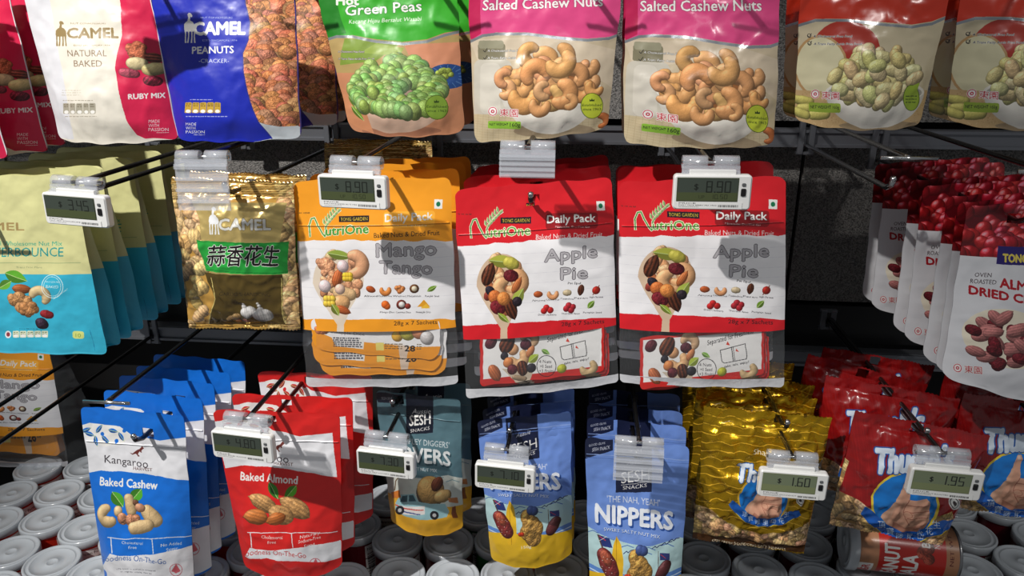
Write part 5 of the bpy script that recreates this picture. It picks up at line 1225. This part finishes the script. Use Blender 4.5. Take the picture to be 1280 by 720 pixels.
# --- standing orange pouch at the back left
st = Pouch(((-74, 412), (60, 428), (86, 583), (-66, 574)), 1.03, style='flat', depth=.022, amp=.0012, seed=24, vclear=.28)
st.n = (st.n+Vector((0, 0, .0))).normalized()
mo = front(orange_root)
rs = st.build('clear_bottom_pouch', mo, 'orange and white pouch standing on the can lids at the back left, in shade', 'snack pouch', 'orange nut sachet pouches', backmat=M_film, clearmat=M_film, sealmat=M_foil, hole=None, zipv=.8)
V = []; UV = []
b = st.border(1)
for v, pf, pb in b:
    e = Vector((.045*(1-v*.8), .055*(1-v*.85), 0)); V += [pf, pf+e*.5+Vector((0, -.002, 0)), pf+e]; UV += [(.9, v)]*3
mesh_obj('side_gusset', V, [(j*3+i, j*3+i+1, (j+1)*3+i+1, (j+1)*3+i) for j in range(len(b)-1) for i in range(2)], M_film, rs, UV)
for i in range(3):
    q = [(-60+i*3, 470), (58+i*3, 478+i*2), (76+i*3, 570-i*2), (-60+i*3, 560)]
    sp = Pouch(q, 1.035+.011*i, style='pillow', depth=.003, amp=.0006, seed=40+i, round_top=.03, round_bot=.06, cols=24, rows=20)
    sp.build('snack_sachet', ms, ('orange sachet at the front of the standing pouch', 'orange sachet in the middle of the standing pouch', 'orange sachet at the back of the standing pouch')[i], 'sachet', 'sachets inside the standing orange pouch')

FORM = None
hook((-70, 258), .69, 1, P(-70, 275, .69).z, .72, 'empty middle row hook crossing the top of the lime and teal pouches at far left')
hook((-60, 545), .68, 2, P(-60, 585, .68).z, .70, 'empty lower row hook at far left before the standing orange pouch')
# --- price tags and holders
price_tag((97, 228), (107, 259), .69, '3.45', None, 'NUT MIX WHOLESOME', 'white electronic price tag at far left in front of the lime and teal pouch', yaw=-4, roll=2)
price_tag((446, 203), (447, 237), .70, '8.90', '10.50', 'DAILY PACK BAKED NUTS 196G', 'white electronic price tag showing 8.90 over the orange pouch', yaw=-6, roll=0)
price_tag((888, 203), (887, 237), .70, '8.90', '10.50', 'DAILY PACK BERRY MIX 196G', 'white electronic price tag showing 8.90 over the right red pouch', yaw=0, roll=-.5)
price_tag((310, 523), (311, 551), .675, '4.80', None, 'HARVEST BAKED ALMOND', 'white electronic price tag hanging over the red almond pouch', yaw=-5, roll=1)
price_tag((484, 546), (487, 573), .745, '7.30', None, 'SNACK MIX LOVERS', 'white electronic price tag showing 7.30 over the grey teal pouch', yaw=-5, roll=1)
price_tag((634, 562), (634, 590), .745, '7.10', None, 'SNACK MIX NIPPERS', 'white electronic price tag showing 7.10 over the left sky blue pouch', yaw=-4, roll=1)
price_tag((990, 571), (988, 598), .715, '1.60', None, 'SHANDONG GROUNDNUT', 'white electronic price tag showing 1.60 over the golden bag', yaw=-2, roll=.5, lit=True)
price_tag((1177, 566), (1176, 596), .70, '1.95', None, 'GROUNDNUT ROASTED', 'white electronic price tag showing 1.95 over the red peanut bag', yaw=-3, roll=1, lit=True)
holder((254, 196), .70, 'empty ribbed clear holder above the gold peanut bag', .046, yaw=4)
holder((660, 184), .70, 'empty ribbed clear holder above the left red pouch', .022, yaw=0)
holder((799, 553), .705, 'empty ribbed clear holder over the front sky blue pouch', .036, yaw=-2)

FORM = None
# ------------------------------------------------------------------ cans
CR, CH = .0345, .134
mats = {k: printed('can_%s_label' % k, d_can_label(k), .3, .2, 30, .05) for k in ('maroon', 'red', 'green', 'tan')}
def make_can(kind, label):
    r = empty('nut_can', (0, 0, 0), label, 'can', 'nut cans with frosted lids on the shelf')
    mb = MB(); mb.lathe([(CR, .004), (CR, .05), (CR, CH-.006)], 36); mb.obj('can_body', mats[kind], r, True)
    mb = MB(); mb.lathe([(0, .002), (CR-.002, .002), (CR, 0), (CR+.0012, .001), (CR+.0012, .003), (CR, .004)], 36)
    mb.lathe([(CR, CH-.006), (CR+.0012, CH-.004), (CR+.0012, CH-.001), (CR-.001, CH), (CR-.003, CH-.003), (0, CH-.003)], 36); mb.obj('metal_rim', M_tin, r, True)
    R = CR+.0024; t = CH+.0035
    mb = MB(); mb.lathe([(R-.0006, CH-.009), (R, CH-.0085), (R, t-.0012), (R-.001, t), (R-.0032, t+.0002), (R-.004, t-.0016), (R-.0075, t-.0018), (R-.008, t-.0010), (R-.0090, t-.0010), (R-.0095, t-.0018), (.0085, t-.0020), (.0080, t-.0012), (.0066, t-.0012), (.006, t-.0020), (0, t-.0020)], 40)
    mb.obj('plastic_lid', M_lid, r, True); return r
LZ = CAMZ-.70
pix = [(42, 590), (102, 588), (25, 618), (75, 617), (112, 623), (15, 650), (60, 652), (108, 655), (158, 640), (23, 688), (73, 693), (120, 699), (12, 722), (64, 728), (150, 668), (-30, 640), (-28, 680), (200, 622), (212, 655), (180, 700), (253, 706), (232, 640),
       (296, 660), (300, 690), (342, 712), (395, 690), (440, 708), (460, 655), (515, 670), (573, 674), (496, 711), (561, 711), (540, 640), (598, 640), (628, 714), (698, 714), (632, 672), (690, 668), (665, 640), (480, 622), (420, 640), (400, 660),
       (757, 712), (740, 680), (727, 655), (790, 700), (828, 672), (838, 712), (890, 702), (872, 664), (957, 706), (932, 668), (990, 711), (1003, 674), (1022, 642), (975, 640), (1078, 712), (1040, 600), (1072, 640), (1135, 655), (1150, 714), (1221, 660), (1260, 690), (1228, 712), (1283, 716), (1283, 655), (1190, 625), (1245, 628), (1100, 615), (1300, 700)]
pts = [PZ(a, b, LZ) for a, b in pix]; pts = [[q.x, q.y] for q in pts]
D = 2*(CR+.0026)+.0006
for it in range(400):
    mv = 0
    for i in range(len(pts)):
        for j in range(i+1, len(pts)):
            dx, dy = pts[j][0]-pts[i][0], pts[j][1]-pts[i][1]; d = math.hypot(dx, dy)
            if d < D:
                if d < 1e-4: dx, dy, d = .01, .0, .01
                k = (D-d)/2/d; pts[i][0] -= dx*k; pts[i][1] -= dy*k; pts[j][0] += dx*k; pts[j][1] += dy*k; mv = max(mv, D-d)
    for q in pts: q[1] = min(q[1], YW-.06)
    if mv < 1e-4: break
# drop any that could not find room
keep = []
for q in pts:
    if all(math.hypot(q[0]-k[0], q[1]-k[1]) > D-.004 for k in keep): keep.append(q)
def bay(px):
    for lim, nm in ((108, 'at the left picture edge'), (250, 'under the blue cashew pouches'), (430, 'under the red almond pouches'), (585, 'under the grey teal pouch'), (725, 'under the left sky blue pouches'), (865, 'under the right sky blue pouches'), (1030, 'under the golden bags'), (1190, 'under the red bags'), (9999, 'at the right picture edge')):
        if px < lim: return nm
from bpy_extras.object_utils import world_to_camera_view
bpy.context.view_layer.update()
protos = {}
bays = {}
for q in keep:
    pc = world_to_camera_view(S, camo, Vector((q[0], q[1], LZ))); px = pc.x*1280; bays.setdefault(bay(px), []).append((q[1], px, q))
ordn = ['front', 'second', 'third', 'fourth', 'fifth', 'sixth', 'seventh', 'eighth', 'ninth', 'tenth', 'eleventh', 'twelfth', 'thirteenth', 'fourteenth', 'fifteenth', 'sixteenth', 'seventeenth', 'eighteenth']
for nm, lst in bays.items():
    lst.sort()
    for k, (yy, px, q) in enumerate(lst):
        kind = 'green' if (600 < px < 640 and k > 0) or (nm == 'at the right picture edge' and k == 2) else ('red' if px < 300 else 'maroon')
        side = 'frontmost' if k == 0 else ordn[min(k, 17)]+' nearest'
        lb = '%s labelled frosted-lid can, %s of those %s' % (kind, side, nm)
        if kind not in protos: protos[kind] = c = make_can(kind, lb)
        else: c = copy_tree(protos[kind]); c['label'] = lb
        c.location = (q[0], q[1], SHELFZ+.0005+.0057); c.rotation_euler = (0, 0, math.radians(random.choice([-100, -70, -120, 60, 85])+random.uniform(-15, 15)))
# the can lying across the lids
lc = make_can('tan', 'tan and red peanut can lying on its side on top of the other cans')
a = P(1057, 668, .80); 
zc = LZ+CR+.005
a = PZ(1055, 676, zc); b = PZ(1199, 692, zc); d = (b-a).normalized()
zax = -d; xax = Vector((0, 0, 1)).cross(zax).normalized(); yax = zax.cross(xax)
lc.rotation_euler = Matrix((xax, yax, zax)).transposed().to_euler()
lc.location = a+d*(CH+.003)
lc.rotation_euler = (Matrix((xax, yax, zax)).transposed() @ Matrix.Rotation(math.radians(225), 3, 'Z')).to_euler()
